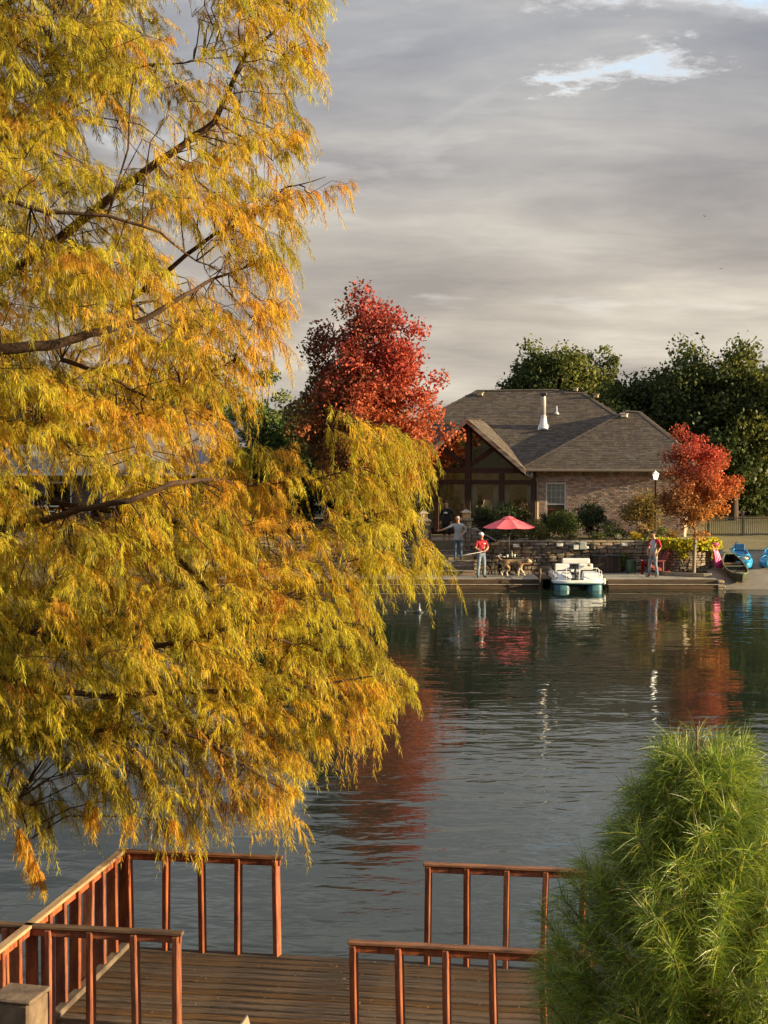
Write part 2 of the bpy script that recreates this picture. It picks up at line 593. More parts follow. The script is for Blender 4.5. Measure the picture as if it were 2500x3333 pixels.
M_glass = glassmat('window_glass', (0.9, 0.92, 0.91), refl=0.04)
M_glassd = glassmat('dark_glass', (0.25, 0.26, 0.25), 0.02)


def watermat():
    m = bpy.data.materials.new('lake_water')
    m.use_nodes = True
    t = m.node_tree
    L = t.links.new
    b = t.nodes['Principled BSDF']
    b.inputs['Base Color'].default_value = (0.016, 0.025, 0.017, 1)
    b.inputs['Roughness'].default_value = 0.02
    b.inputs['IOR'].default_value = 1.34
    tc = NN(t, 'ShaderNodeTexCoord')

    def layer(sx, sy, scale, detail, rough, rot=0.0, dist=0.0):
        mp = NN(t, 'ShaderNodeMapping')
        mp.inputs['Scale'].default_value = (sx, sy, 1)
        mp.inputs['Rotation'].default_value = (0, 0, rot)
        L(tc.outputs['Object'], mp.inputs['Vector'])
        return noise(t, mp.outputs[0], scale, detail, rough, dist)
    big = layer(0.45, 1.0, 1.25, 2, 0.45, 0.10, 0.3)
    mid = layer(0.5, 1.0, 2.9, 2, 0.5, -0.06, 0.4)
    fine = layer(0.5, 1.0, 8.0, 2, 0.5, 0.2)
    patch = layer(0.25, 0.5, 0.30, 2, 0.5, 0.5)
    pr = ramp(t, [(0.40, 0.14), (0.60, 1.0)])
    L(patch, pr.inputs[0])
    h = mth(t, 'ADD', mth(t, 'MULTIPLY', big, 0.020), mth(t, 'ADD', mth(t, 'MULTIPLY', mid, 0.012), mth(t, 'MULTIPLY', fine, 0.0016)))
    h = mth(t, 'MULTIPLY', h, pr.outputs[0])
    bp = NN(t, 'ShaderNodeBump')
    bp.inputs['Strength'].default_value = 1.0
    bp.inputs['Distance'].default_value = 1.0
    L(h, bp.inputs['Height'])
    L(bp.outputs[0], b.inputs['Normal'])
    return m


M_water = watermat()


def groundmat(name, a, b2, c, scale):
    m = bpy.data.materials.new(name)
    m.use_nodes = True
    t = m.node_tree
    L = t.links.new
    b = t.nodes['Principled BSDF']
    tc = NN(t, 'ShaderNodeTexCoord')
    r = ramp(t, [(0.3, a), (0.5, b2), (0.7, c)])
    L(noise(t, tc.outputs['Object'], scale, 8, 0.65), r.inputs[0])
    r2 = ramp(t, [(0.3, 0.7), (0.7, 1.15)])
    L(noise(t, tc.outputs['Object'], scale * 14, 4, 0.7), r2.inputs[0])
    L(mixc(t, 1.0, r.outputs[0], r2.outputs[0], 'MULTIPLY'), b.inputs['Base Color'])
    b.inputs['Roughness'].default_value = 0.95
    bp = NN(t, 'ShaderNodeBump')
    bp.inputs['Strength'].default_value = 0.6
    bp.inputs['Distance'].default_value = 0.05
    L(noise(t, tc.outputs['Object'], scale * 30, 5, 0.7), bp.inputs['Height'])
    L(bp.outputs[0], b.inputs['Normal'])
    return m


M_ground = groundmat('bank_ground', (0.10, 0.085, 0.04), (0.15, 0.12, 0.06), (0.12, 0.13, 0.045), 0.5)
M_lawn = groundmat('autumn_lawn', (0.11, 0.115, 0.045), (0.17, 0.145, 0.065), (0.21, 0.16, 0.08), 0.45)


# ================================================================== SETTING
def sstep(a, b, x):
    k = min(1, max(0, (x - a) / (b - a)))
    return k * k * (3 - 2 * k)


def lerp(a, b, k):
    return a + (b - a) * k


def ground_z(x, y):
    if y < 15.2:
        z = 3.6 - 0.26 * y if y < 12 else 0.48
        return lerp(z, -1.3, sstep(12.6, 15.2, y))
    if y < 58.4:
        return -1.4
    # far bank: left natural bank, garden terrace in the middle, lawn at the right
    zl = lerp(-0.6, 1.5, sstep(58.4, 63.0, y))
    zt = -0.6 if y < 62.12 else 1.62
    zr = lerp(-0.75, 1.02, (min(y, 63.5) - 58.4) / 5.1)
    zr = zr if y < 63.5 else 1.02 + (min(y, 90) - 63.5) * 0.026
    z = lerp(zl, zt, sstep(-7.2, -6.8, x))
    z = lerp(z, zr, sstep(12.9, 13.3, x))
    far = sstep(75, 130, y)
    return lerp(z, 1.7, far)


def sheet(name, xs, ys, zf, m, dz=0.0):
    V = [(x, y, zf(x, y) + dz) for y in ys for x in xs]
    n = len(xs)
    Fc = [(j * n + i, j * n + i + 1, (j + 1) * n + i + 1, (j + 1) * n + i) for j in range(len(ys) - 1) for i in range(n - 1)]
    return link(name, arr_mesh(name, V, Fc, m, smooth=True))


xs = [-1500, -600, -250, -120, -60, -35] + list(np.arange(-24, -7.4, 2.0)) + [-7.2, -7.0, -6.8] + list(np.arange(-5, 12.9, 2.0)) + [12.9, 13.0, 13.1, 13.2, 13.3] + list(np.arange(14, 31, 2.0)) + [40, 60, 120, 250, 600, 1500]
ys = [-200, -60, -20, -8] + list(np.arange(0, 12.1, 1.5)) + list(np.arange(12.6, 15.3, 0.4)) + [20, 40, 58.3, 58.4] + list(np.arange(59, 62, 0.6)) + [62.1, 62.13, 62.6, 63.0, 63.5, 64, 66, 70, 75, 80, 90, 100, 115, 130, 200, 400, 900, 1800]
tag(sheet('ground', xs, ys, ground_z, M_ground), kind='structure')
tag(sheet('lawn', list(np.arange(13.4, 45, 1.5)), list(np.arange(63.6, 90, 1.5)), lambda x, y: ground_z(x, y) + 0.012 + 0.03 * math.sin(x * 1.3 + y), M_lawn, 0.03), kind='structure')
tag(sheet('lake', [-400, -100, -30, 0, 30, 100, 400], [12.2, 20, 30, 45, 63], lambda x, y: 0.0, M_water), kind='structure')


def ramp_z(y):
    return (y - 58.5) * 0.21


# concrete boat ramp: three poured slabs, each a step
def boat_ramp():
    root = empty('boat_ramp', (0, 0, 0))
    tag(root, kind='structure')
    spans = [(58.2, 59.35), (59.37, 60.6), (60.62, 63.75)]
    for i, (a, b) in enumerate(spans):
        m = MB()
        x0, x1 = 12.93, 30.0
        za, zb = ramp_z(a), ramp_z(b)
        m.loft([[(x0, a, za - 0.5), (x0, a, za), (x1, a, za), (x1, a, za - 0.5)], [(x0, b, zb - 0.5), (x0, b, zb), (x1, b, zb), (x1, b, zb - 0.5)]])
        m.build('ramp_slab', M_ramp, root)
    # kerb where the lawn begins
    m = MB()
    m.box((21.5, 63.86, 1.02), (17.0, 0.16, 0.3), bev=0.02)
    m.build('kerb', M_concrete, root)


boat_ramp()


# ------------------------------------------------------------------ docks of the far bank
DZ = 0.37


def dock(name, label, x0, x1, yback, ledges):
    root = empty(name, ((x0 + x1) / 2, 58.7, 0), label=label, cat='dock', group='docks on the far bank')
    ox = (x0 + x1) / 2

    def part(nm, c, s, m, bev=0.012):
        mb = MB()
        mb.box((c[0] - ox, c[1] - 58.7, c[2]), s, bev=bev)
        return mb.build(nm, m, root)
    part('deck_slab', (ox, (58.72 + yback) / 2, DZ - 0.06), (x1 - x0, yback - 58.72, 0.12), M_concrete)
    part('edge_beam', (ox, 58.66, DZ - 0.10), (x1 - x0 + 0.04, 0.14, 0.17), M_dockwood)
    part('ledge_board', (ox, 58.60, DZ - 0.205), (x1 - x0 + 0.10, 0.28, 0.035), M_cap)
    part('beam', (ox, 58.60, 0.02), (x1 - x0 + 0.02, 0.2, 0.25), M_dockwood)
    for k, (a, b) in enumerate(ledges):
        part('side_beam', (a, (58.8 + yback) / 2, 0.12), (0.12, yback - 58.9, 0.34), M_dockwood)
    return root


dl = dock('wooden_dock', 'long pale dock under the red umbrella, edged with dark timber beams', -6.4, 6.02, 62.0, [(6.08, 0)])
# seams in the dock top
dr = dock('wooden_dock', 'short pale dock with stepped timber edge right of the white boat', 8.66, 12.86, 62.0, [(8.60, 0)])
for root, x0, x1 in ((dl, -6.4, 6.02), (dr, 8.66, 12.86)):
    ox = (x0 + x1) / 2
    n = int((x1 - x0) / 1.2)
    for k in range(1, n):
        mb = MB()
        mb.box((x0 + (x1 - x0) * k / n - ox, 1.66, DZ + 0.001), (0.02, 3.2, 0.004))
        mb.build('seam', M_mortar, root)
# stepped stone ends of the right dock
for i, (dx, dz, w) in enumerate(((0.10, 0.27, 0.24), (0.14, 0.10, 0.3), (0.06, -0.02, 0.2))):
    mb = MB()
    mb.box((12.92 - (8.66 + 12.86) / 2 + dx * .5, 58.62 - 58.7, dz), (w, 0.34, 0.12), bev=0.03)
    mb.build('end_stone', M_cap, dr)

# raised plank walkway beside the slip and mooring post
wk = empty('plank_walkway', (6.28, 60.2, 0), label='brown plank walkway along the left side of the boat slip', cat='walkway')
for i in range(9):
    mb = MB()
    mb.box((0, -1.25 + i * 0.32, 0.36), (0.44, 0.30, 0.05), bev=0.01)
    mb.build('plank', M_dockwood, wk)
one('side_board', wk, M_dockwood, lambda m: m.box((0.2, 0.02, 0.16), (0.04, 2.9, 0.34)))
p = W(1757, 1918, 58.35)
mp_ = one('mooring_post', None, [M_oldwood, M_black], lambda m: (m.tube([(0, 0, -0.6), (0, 0, 0.5), (0.01, 0, 0.78), (0.0, 0, 0.80)], [0.06, 0.06, 0.055, 0.03], 10), m.lathe([(0.062, 0.55), (0.066, 0.56), (0.066, 0.60), (0.062, 0.61)], 10, 1)), True)
mp_.location = (p.x, 58.35, 0)
tag(mp_, 'slim dark mooring post standing in the water left of the boat', 'post')


# ------------------------------------------------------------------ masonry of single stones
def stone_mesh(i):
    rnd = random.Random(100 + i)
    vs, fs = bevbox(0.5, 0.5, 0.5, 0.10)
    mb = MB()
    mb.add([Vector((v.x + rnd.uniform(-.05, .05), v.y + rnd.uniform(-.09, .09), v.z + rnd.uniform(-.06, .06))) for v in vs], fs)
    return mb.mesh('stone', M_stone)


STONES = [stone_mesh(i) for i in range(8)]
CAPS = None


def stone_face(parent, path, z0, z1f, depth=0.2, seed=1, course=(0.10, 0.19), width=(0.20, 0.48), xwin=None):
    """stones laid along path (list of (x,y)) from z0 up to z1f(s)"""
    rnd = random.Random(seed)
    pts = [Vector((a, b)) for a, b in path]
    seg = [(pts[i + 1] - pts[i]).length for i in range(len(pts) - 1)]
    total = sum(seg)

    def at(s):
        s = min(max(s, 0), total - 1e-6)
        for i, l in enumerate(seg):
            if s <= l:
                d = (pts[i + 1] - pts[i]).normalized()
                return pts[i] + d * s, d
            s -= l
        return pts[-1], (pts[-1] - pts[-2]).normalized()
    z = z0
    zmax = max(z1f(s * total / 20) for s in range(21))
    inv = parent.matrix_world.inverted() if parent else Matrix()
    n = 0
    while z < zmax - 0.03:
        h = min(rnd.uniform(*course), zmax - z)
        if zmax - z - h < 0.05:
            h = zmax - z
        s = -rnd.uniform(0, 0.1)
        while s < total - 0.02:
            w = rnd.uniform(*width) * (0.7 + h * 2.4)
            if total - s - w < 0.12:
                w = total - s
            q, d = at(s + w / 2)
            if z + h * 0.6 < z1f(s + w / 2):
                o = link('stone', STONES[rnd.randrange(8)], parent)
                top = min(h, z1f(s + w / 2) - z)
                o.location = (q.x - parent.location.x, q.y - parent.location.y, z + top / 2 - parent.location.z)
                o.scale = (max(w - 0.022, 0.05), depth * rnd.uniform(0.9, 1.25), max(top - 0.018, 0.03))
                o.rotation_euler = (rnd.uniform(-.02, .02), rnd.uniform(-.03, .03), math.atan2(d.y, d.x))
                n += 1
            s += w
        z += h
    return n


def cap_run(parent, path, zf, depth=0.34, th=0.07, step=0.55, seed=3):
    rnd = random.Random(seed)
    pts = [Vector((a, b)) for a, b in path]
    for i in range(len(pts) - 1):
        l = (pts[i + 1] - pts[i]).length
        d = (pts[i + 1] - pts[i]).normalized()
        n = max(1, round(l / step))
        for k in range(n):
            s0 = (k + 0.5) * l / n
            q = pts[i] + d * s0
            za, zb = zf(q.x - d.x * l / n / 2), zf(q.x + d.x * l / n / 2)
            mb = MB()
            mb.box((0, 0, 0), (l / n - 0.012 + rnd.uniform(-.01, .01), depth, th), bev=0.018)
            o = mb.build('coping_stone', M_cap, parent)
            o.location = (q.x - parent.location.x, q.y - parent.location.y, (za + zb) / 2 + th / 2 - parent.location.z)
            o.rotation_euler = (0, -math.atan2(zb - za, l / n), math.atan2(d.y, d.x) + rnd.uniform(-.02, .02))


def wall_top(x):
    # sweeps down from the stair pillar, then level
    return 1.58 + 0.62 * (1 - sstep(3.55, 4.6, x))


rw = empty('retaining_wall', (7.4, 62.1, 0.3), label='long mixed-stone retaining wall behind the docks, pale coping on top', cat='wall')
bpy.context.view_layer.update()
path = [(3.62, 62.0), (4.6, 61.98), (7.0, 62.05), (9.4, 62.05), (11.3, 61.98)]
one('wall_core', rw, M_mortar, lambda m: [m.loft([[(a - 7.4, 0.0, -0.6), (a - 7.4, 0.36, -0.6), (a - 7.4, 0.36, wall_top(a) - 0.31), (a - 7.4, 0.0, wall_top(a) - 0.31)], [(b - 7.4, 0.0, -0.6), (b - 7.4, 0.36, -0.6), (b - 7.4, 0.36, wall_top(b) - 0.31), (b - 7.4, 0.0, wall_top(b) - 0.31)]]) for a, b in ((3.62, 4.1), (4.1, 4.6), (4.6, 11.3))])
stone_face(rw, path, 0.3, lambda s: wall_top(3.62 + s) - 0.0, 0.2, 5)
cap_run(rw, [(3.62, 62.12), (4.1, 62.12), (4.6, 62.1), (11.3, 62.12)], wall_top)

# left part of the wall beyond the steps (mostly behind the tree)
rw2 = empty('retaining_wall', (-2.6, 62.1, 0.3), label='low stone retaining wall left of the steps behind the yellow branches', cat='wall')
bpy.context.view_layer.update()
one('wall_core', rw2, M_mortar, lambda m: m.box((0, 0.18, 0.5), (8.4, 0.36, 1.5)))
stone_face(rw2, [(-6.8, 62.05), (1.6, 62.05)], 0.3, lambda s: 1.55, 0.2, 8, width=(0.3, 0.55))
cap_run(rw2, [(-6.8, 62.12), (1.6, 62.12)], lambda x: 1.55, seed=9)

# ------------------------------------------------------------------ steps, pillars, lanterns
st = empty('stone_steps', (2.72, 60.4, 0), label='grey stone steps climbing from the dock between two pillars', cat='steps')
SZ = [0.55, 0.73, 0.90, 1.08, 1.26, 1.44, 1.62]
for i, z in enumerate(SZ):
    mb = MB()
    y0 = i * 0.38
    mb.box((0, y0 + 0.2, (z - 0.055 + 0.1) / 2), (1.78, 0.40, z - 0.055 - 0.1))
    mb.build('riser', M_stone, st)
    mb = MB()
    mb.box((0, y0 + 0.19, z - 0.027), (1.86, 0.45, 0.055), bev=0.015)
    mb.build('tread', M_ramp, st)
one('landing', st, M_cap, lambda m: m.box((0, 3.5, 1.60), (1.86, 1.7, 0.05)))
# dark handrail post seen at the left of the steps
hr = one('step_handrail', None, M_timber, lambda m: (m.box((-0.0, 0, 0.55), (0.09, 0.09, 1.1)), m.box((0, 1.5, 1.1), (0.09, 0.09, 1.2)), m.tube([(0, 0, 1.06), (0, 1.5, 1.66)], 0.045, 8)))
hr.location = (1.86, 60.9, 0.55)
tag(hr, 'dark timber handrail at the left edge of the stone steps', 'handrail')


def pillar(px, zbase, ztop, w, label, seed):
    x = (px - CX) * 62.2 / F
    root = empty('stone_pillar', (x, 62.2, zbase), label=label, cat='pillar', group='pillars flanking the steps')
    bpy.context.view_layer.update()
    h = ztop - zbase
    one('pillar_core', root, M_mortar, lambda m: m.box((0, 0, h / 2 - 0.02), (w - 0.06, w - 0.06, h - 0.04)))
    rnd = random.Random(seed)
    z = 0.0
    while z < h - 0.05:
        ch = min(rnd.uniform(0.13, 0.2), h - z)
        cut = rnd.uniform(0.35, 0.65)
        for side in range(4):
            rz = side * PI / 2
            for a, b in ((0, cut), (cut, 1)):
                u = (a + b) / 2 - 0.5
                o = link('stone', STONES[rnd.randrange(8)], root)
                q = Matrix.Rotation(rz, 4, 'Z') @ Vector((u * w, -w / 2 + 0.02, z + ch / 2))
                o.location = q
                o.rotation_euler = (0, 0, rz)
                o.scale = ((b - a) * w - 0.015, 0.1, ch - 0.014)
        z += ch
    one('cap', root, M_cap, lambda m: (m.box((0, 0, h + 0.035), (w + 0.16, w + 0.16, 0.07), bev=0.015), m.box((0, 0, h + 0.085), (w + 0.04, w + 0.04, 0.03), bev=0.01)))
    return Vector((x, 62.2, ztop + 0.1))


q1 = pillar(1379, 0.37, 2.42, 0.46, 'stone pillar left of the steps with a yellow lantern on top', 3)
q2 = pillar(1517, 0.37, 2.46, 0.42, 'stone pillar right of the steps behind the man in grey', 4)


def lantern(q, label):
    root = empty('lantern', q, 0.2, label=label, cat='lantern', group='house-shaped lanterns on the step pillars')
    one('base', root, M_trim, lambda m: m.box((0, 0, 0.015), (0.32, 0.32, 0.03), bev=0.005))
    one('body', root, M_lantern, lambda m: m.box((0, 0, 0.13), (0.25, 0.25, 0.2), bev=0.008))
    for s in (-1, 1):
        one('window_bar', root, M_trim, lambda m: m.box((s * 0.06, -0.131, 0.13), (0.02, 0.015, 0.17)))
        one('corner_post', root, M_trim, lambda m: m.box((s * 0.125, -0.125, 0.13), (0.03, 0.03, 0.2)))
    one('roof', root, M_trim, lambda m: m.add([(-.2, -.2, .235), (.2, -.2, .235), (.2, .2, .235), (-.2, .2, .235), (-.07, 0, .345), (.07, 0, .345)], [(0, 1, 5, 4), (2, 3, 4, 5), (1, 2, 5), (3, 0, 4), (3, 2, 1, 0)]))
    one('finial', root, M_trim, lambda m: m.lathe([(0.02, .33), (0.035, .36), (0.012, .39)], 8), True)
    return root


lantern(q1, 'yellow house-shaped lantern on the pillar left of the steps')
lantern(q2, 'yellow house-shaped lantern on the pillar behind the man in grey')

# ------------------------------------------------------------------ round stone planter at right
pl = empty('stone_planter', (12.25, 62.1, 0.37), label='curved stone planter with yellow vine beside the red sapling', cat='planter')
bpy.context.view_layer.update()
arc = [(12.25 - 1.12, 62.3)] + [(12.25 + 1.05 * math.cos(a), 61.75 + 0.85 * math.sin(a)) for a in np.linspace(PI * 1.08, PI * 1.97, 12)] + [(13.3, 62.7)]
arcin = [(12.25 - 1.0, 62.3)] + [(12.25 + 0.95 * math.cos(a), 61.75 + 0.75 * math.sin(a)) for a in np.linspace(PI * 1.08, PI * 1.97, 12)] + [(13.2, 62.7)]
one('planter_core', pl, M_mortar, lambda m: m.slab([(a - 12.25, b - 62.1, 0) for a, b in arcin], (0, 0, 1.02)))
stone_face(pl, arc, 0.37, lambda s: 1.47, 0.16, 21, course=(0.09, 0.15), width=(0.16, 0.30))
one('soil', pl, M_mulch, lambda m: m.slab([(a - 12.25, b - 62.1, 1.02) for a, b in arcin], (0, 0, 0.04)))

# mulch bed with timber edging in front of it
mbd = empty('mulch_bed', (12.0, 60.3, DZ), label='mulch bed with pale timber edging at the foot of the red sapling', cat='flower bed')
pe = [(11.05, 60.75), (11.2, 60.35), (11.9, 59.75), (12.5, 59.5), (12.82, 59.5), (12.82, 60.95)]
one('mulch', mbd, M_mulch, lambda m: m.slab([(a - 12.0, b - 60.3, 0.002) for a, b in pe], (0, 0, 0.06)))
for i in range(4):
    a, b = Vector(pe[i]), Vector(pe[i + 1])
    mb = MB()
    mb.box((0, 0, 0.075), ((b - a).length + 0.02, 0.11, 0.145), bev=0.02)
    o = mb.build('edging_timber', M_cap, mbd)
    c = (a + b) / 2
    o.location = (c.x - 12.0, c.y - 60.3, 0.002)
    o.rotation_euler = (0, 0, math.atan2(b.y - a.y, b.x - a.x))


# ------------------------------------------------------------------ BRICK HOUSE
PHI = R(12)
HO = Vector((6.64, 66.5, 0))
house = empty('brick_house', HO, -PHI, label='brown brick house with hipped shingle roof and dark timber gable by the lake', cat='house')
bpy.context.view_layer.update()
TZ = 1.72           # terrace level
EV = 4.5            # eave level
HW = 6.35


def H(name, mats, fn, parent=house, smooth=False):
    m = MB()
    fn(m)
    return m.build(name, mats, parent, smooth)


# window opening in the brick wall
WX0, WX1, WZ0, WZ1 = 0.42, 1.30, 2.15, 3.92
wall = H('wall', M_bmortar, lambda m: (
    m.box((WX0 / 2, 0.15, (TZ + EV) / 2 - 0.3), (WX0, 0.24, EV - TZ + 0.6)),
    m.box(((WX1 + HW) / 2, 0.15, (TZ + EV) / 2 - 0.3), (HW - WX1, 0.24, EV - TZ + 0.6)),
    m.box(((WX0 + WX1) / 2, 0.15, (WZ1 + EV) / 2), (WX1 - WX0, 0.24, EV - WZ1)),
    m.box(((WX0 + WX1) / 2, 0.15, (WZ0 + TZ - .6) / 2), (WX1 - WX0, 0.24, WZ0 - TZ + .6)),
    m.box((HW - 0.12, 6.2, (TZ + EV) / 2 - 0.3), (0.24, 11.8, EV - TZ + 0.6)),
    m.box((-0.12, 0.6, (TZ + EV) / 2 - 0.3), (0.24, 1.2, EV - TZ + 0.6)),
    m.box((-1.6, 12.0, (TZ + EV) / 2 - 0.3), (15.5, 0.24, EV - TZ + 0.6)),
    m.box((-9.2, 6.6, (TZ + EV) / 2 - 0.3), (0.24, 10.8, EV - TZ + 0.6)),
))


def bricks():
    rnd = random.Random(77)
    unit = MB()
    unit.box((0, 0, 0), (1, 1, 1), bev=0)
    base = unit.mesh('brick', M_brick)
    spots = []
    z = TZ - 0.1
    row = 0
    while z < EV - 0.28:
        u = -0.10 if row % 2 else 0.0
        while u < HW:
            a, b = max(u, 0.0), min(u + 0.205, HW)
            if b - a > 0.05:
                zc = z + 0.034
                inside = (a < WX1 + 0.01 and b > WX0 - 0.01 and WZ0 - 0.03 < zc < WZ1 + 0.03)
                if inside:
                    for (c, d) in ((a, min(b, WX0 - 0.01)), (max(a, WX1 + 0.01), b)):
                        if d - c > 0.04:
                            spots.append(((c + d) / 2, zc, d - c, 0.066))
                else:
                    spots.append(((a + b) / 2, zc, b - a, 0.066))
            u += 0.217
        z += 0.0765
        row += 1
    # soldier course below the eave
    u = 0.0
    while u < HW - 0.05:
        spots.append((u + 0.034, EV - 0.17, 0.066, 0.2))
        u += 0.0765
    # sunlit flank of the wall seen from the right: run of bricks
    order = list(range(len(spots)))
    # those beside and above the window show best
    order.sort(key=lambda i: abs(spots[i][0] - 1.9) + abs(spots[i][1] - 3.5) * 1.6)
    first = set(order[:300])
    run = MB()
    for i, (uc, zc, w, h) in enumerate(spots):
        pr = rnd.uniform(0.0, 0.012)
        if i in first:
            o = link('brick', base, wall)
            o.location = (uc, 0.03 - pr, zc)
            o.scale = (w - 0.010, 0.06, h)
        else:
            run.box((uc, 0.03 - pr, zc), (w - 0.010, 0.06, h))
    tag(run.build('brick_courses', M_bricki, wall), kind='stuff')


bricks()

# the window
win = H('window', M_whitep, lambda m: m.box(((WX0 + WX1) / 2, 0.10, WZ0 - 0.0), (WX1 - WX0, 0.16, 0.05)))
wc = (WX0 + WX1) / 2
ww = WX1 - WX0
for c, s in (((WX0 + 0.03, 0.09, (WZ0 + WZ1) / 2), (0.06, 0.08, WZ1 - WZ0)), ((WX1 - 0.03, 0.09, (WZ0 + WZ1) / 2), (0.06, 0.08, WZ1 - WZ0)),
             ((wc, 0.09, WZ1 - 0.03), (ww - 0.12, 0.08, 0.06)), ((wc, 0.085, 2.98), (ww - 0.12, 0.07, 0.05))):
    H('frame', M_whitep, lambda m: m.box(c, s), win)
for zc, hh in ((3.43, 0.84), (2.56, 0.77)):
    H('pane', M_glass, lambda m: m.box((wc, 0.10, zc), (ww - 0.13, 0.008, hh)), win)
for k in (-1, 0, 1):
    H('muntin', M_blind, lambda m: m.box((wc + k * 0.19, 0.088, 3.43), (0.014, 0.014, 0.84)), win)
for k in (-1, 1):
    H('muntin', M_blind, lambda m: m.box((wc, 0.087, 3.43 + k * 0.15), (ww - 0.13, 0.014, 0.014)), win)
for k in range(21):
    H('blind_slat', M_blind, lambda m: m.box((wc, 0.135, 3.03 + k * 0.041), (ww - 0.1, 0.006, 0.046), rx=0.25), win)
H('room_back', M_room, lambda m: m.box((wc, 0.6, 3.0), (1.2, 0.04, 2.2)), win)

win.location.y = -0.045

# ---- roofs
SL = 0.627


def front_main(u, z):       # point of the main front slope at height z
    return Vector((u, 0.7 + (z - EV) / SL, z))


def front_wing(u, v):
    return Vector((u, v, EV + SL * (v + 0.45)))


def wing_px(px, py):
    """where the sight line through a photo pixel meets the wing's front slope, in house space"""
    a = W(px, py, 50.0)
    c = Vector((0, 0, CAM_H))
    Mi = Matrix.Rotation(PHI, 4, 'Z')
    A = Mi @ (c - HO)
    D = Mi @ (a - c)
    # z = EV + SL*(v+.45)
    k = (EV + SL * (A.y + 0.45) - A.z) / (D.z - SL * D.y)
    return A + D * k


pB = Vector((6.85, -0.45, EV))
pC = wing_px(2192, 1428)
pD = wing_px(2082, 1341)
pE = wing_px(2036, 1338)
pA = Vector((-0.7, -0.45, EV))
pF = Vector((-0.7, -0.45, EV)).lerp(pE, 0.12)
pG = Vector((7.1, 9.0, EV))
pH = Vector((pE.x, pE.y + 4.0, pE.z))
main_front = [Vector((-9.5, 0.7, EV)), Vector((7.0, 0.7, EV)), front_main(1.55, 8.03), front_main(0.62, 8.03), front_main(0.29, 8.2), front_main(-3.6, 8.2)]
wing_front = [pA, pB, pC, pD, pE]
GU, GH, GZ = -2.99, 2.53, 6.72
gs = (GZ - 4.55) / GH
g_front = -0.55
gridge_f, gridge_b = Vector((GU, g_front, GZ)), front_main(GU, GZ + 0.02)
gr_f, gr_b = Vector((GU + GH, g_front, 4.55)), front_main(GU + GH, 4.57)
gl_f, gl_b = Vector((GU - GH, g_front, 4.55)), front_main(GU - GH, 4.57)
roof = H('roof', M_ridge, lambda m: (
    m.add(main_front, [tuple(range(6))]),
    m.add([(7.0, 0.7, EV), (7.0, 12.5, EV), front_main(1.55, 8.03)], [(0, 1, 2)]),
    m.add([(-9.5, 12.5, EV), (-9.5, 0.7, EV), front_main(-3.6, 8.2)], [(0, 1, 2)]),
    m.add([(7.0, 12.5, EV), (-9.5, 12.5, EV), front_main(-3.6, 8.2), front_main(0.29, 8.2), front_main(.62, 8.03), front_main(1.55, 8.03)], [tuple(range(6))]),
    m.add([v - Vector((0, 0, 0.001)) for v in wing_front], [tuple(range(5))]),
    m.add([pB, pG, pC, pD, pE, pH], [(0, 1, 2), (2, 1, 3), (3, 1, 5), (3, 5, 4)]),
    m.add([pA, pE, pH, (pA.x, 5, EV)], [(0, 1, 2, 3)]),
    m.add([gridge_f, gr_f, gr_b, gridge_b, gl_f, gl_b], [(0, 1, 2, 3), (0, 3, 5, 4)]),
    m.box((-1.2, 6.6, EV - 0.05), (16.4, 11.6, 0.06)),
))


def inpoly(x, y, P):
    c = False
    j = len(P) - 1
    for i in range(len(P)):
        if (P[i][1] > y) != (P[j][1] > y) and x < (P[j][0] - P[i][0]) * (y - P[i][1]) / (P[j][1] - P[i][1]) + P[i][0]:
            c = not c
        j = i
    return c


def shingles(name, poly, seed, exclude=None):
    """courses of single tabs over a planar roof polygon whose first edge is the eave"""
    rnd = random.Random(seed)
    o = poly[0]
    e1 = (poly[1] - poly[0]).normalized()
    nrm = Vector((0, 0, 0))
    for i in range(len(poly)):
        nrm += poly[i].cross(poly[(i + 1) % len(poly)])
    nrm.normalize()
    if nrm.z < 0:
        nrm = -nrm
    e2 = nrm.cross(e1)
    if e2.z < 0:
        e2 = -e2
    P = [((p - o).dot(e1), (p - o).dot(e2)) for p in poly]
    x0, x1 = min(p[0] for p in P), max(p[0] for p in P)
    y1 = max(p[1] for p in P)
    m = MB()
    y = 0.0
    while y < y1:
        x = x0 - rnd.uniform(0, 0.3)
        while x < x1:
            w = rnd.choice((0.16, 0.24, 0.30, 0.33))
            cx = x + w / 2
            if inpoly(cx, y + 0.07, P):
                q = o + e1 * cx + e2 * y
                if exclude is None or not exclude(q):
                    h = rnd.uniform(0.010, 0.020)
                    a = o + e1 * (x + 0.004) + e2 * (y - rnd.uniform(0, .012))
                    b = o + e1 * (x + w - 0.004) + e2 * (y - 0.006)
                    up = e2 * 0.16
                    m.add([a + nrm * 0.004, b + nrm * 0.004, a + nrm * h, b + nrm * h, b + up + nrm * 0.006, a + up + nrm * 0.006], [(0, 1, 3, 2), (2, 3, 4, 5)])
            x += w
        y += 0.142
    return tag(m.build(name, M_shingle, roof), kind='stuff')


def under_gable(q):
    return abs(q.x - GU) < GH and q.z < GZ - abs(q.x - GU) * gs + 0.02


def under_wing(q):
    return q.x > pA.x and q.z < EV + SL * (q.y + 0.45) and q.y < pE.y and q.x > lerp(pA.x, pE.x, (q.y + 0.45) / (pE.y + 0.45)) and q.x < 6


shingles('shingle_courses', main_front, 5, under_gable)
shingles('shingle_courses', wing_front, 6)
shingles('shingle_courses', [gr_f, gr_b, gridge_b, gridge_f], 7)
shingles('shingle_courses', [pB, pG, pC], 9)


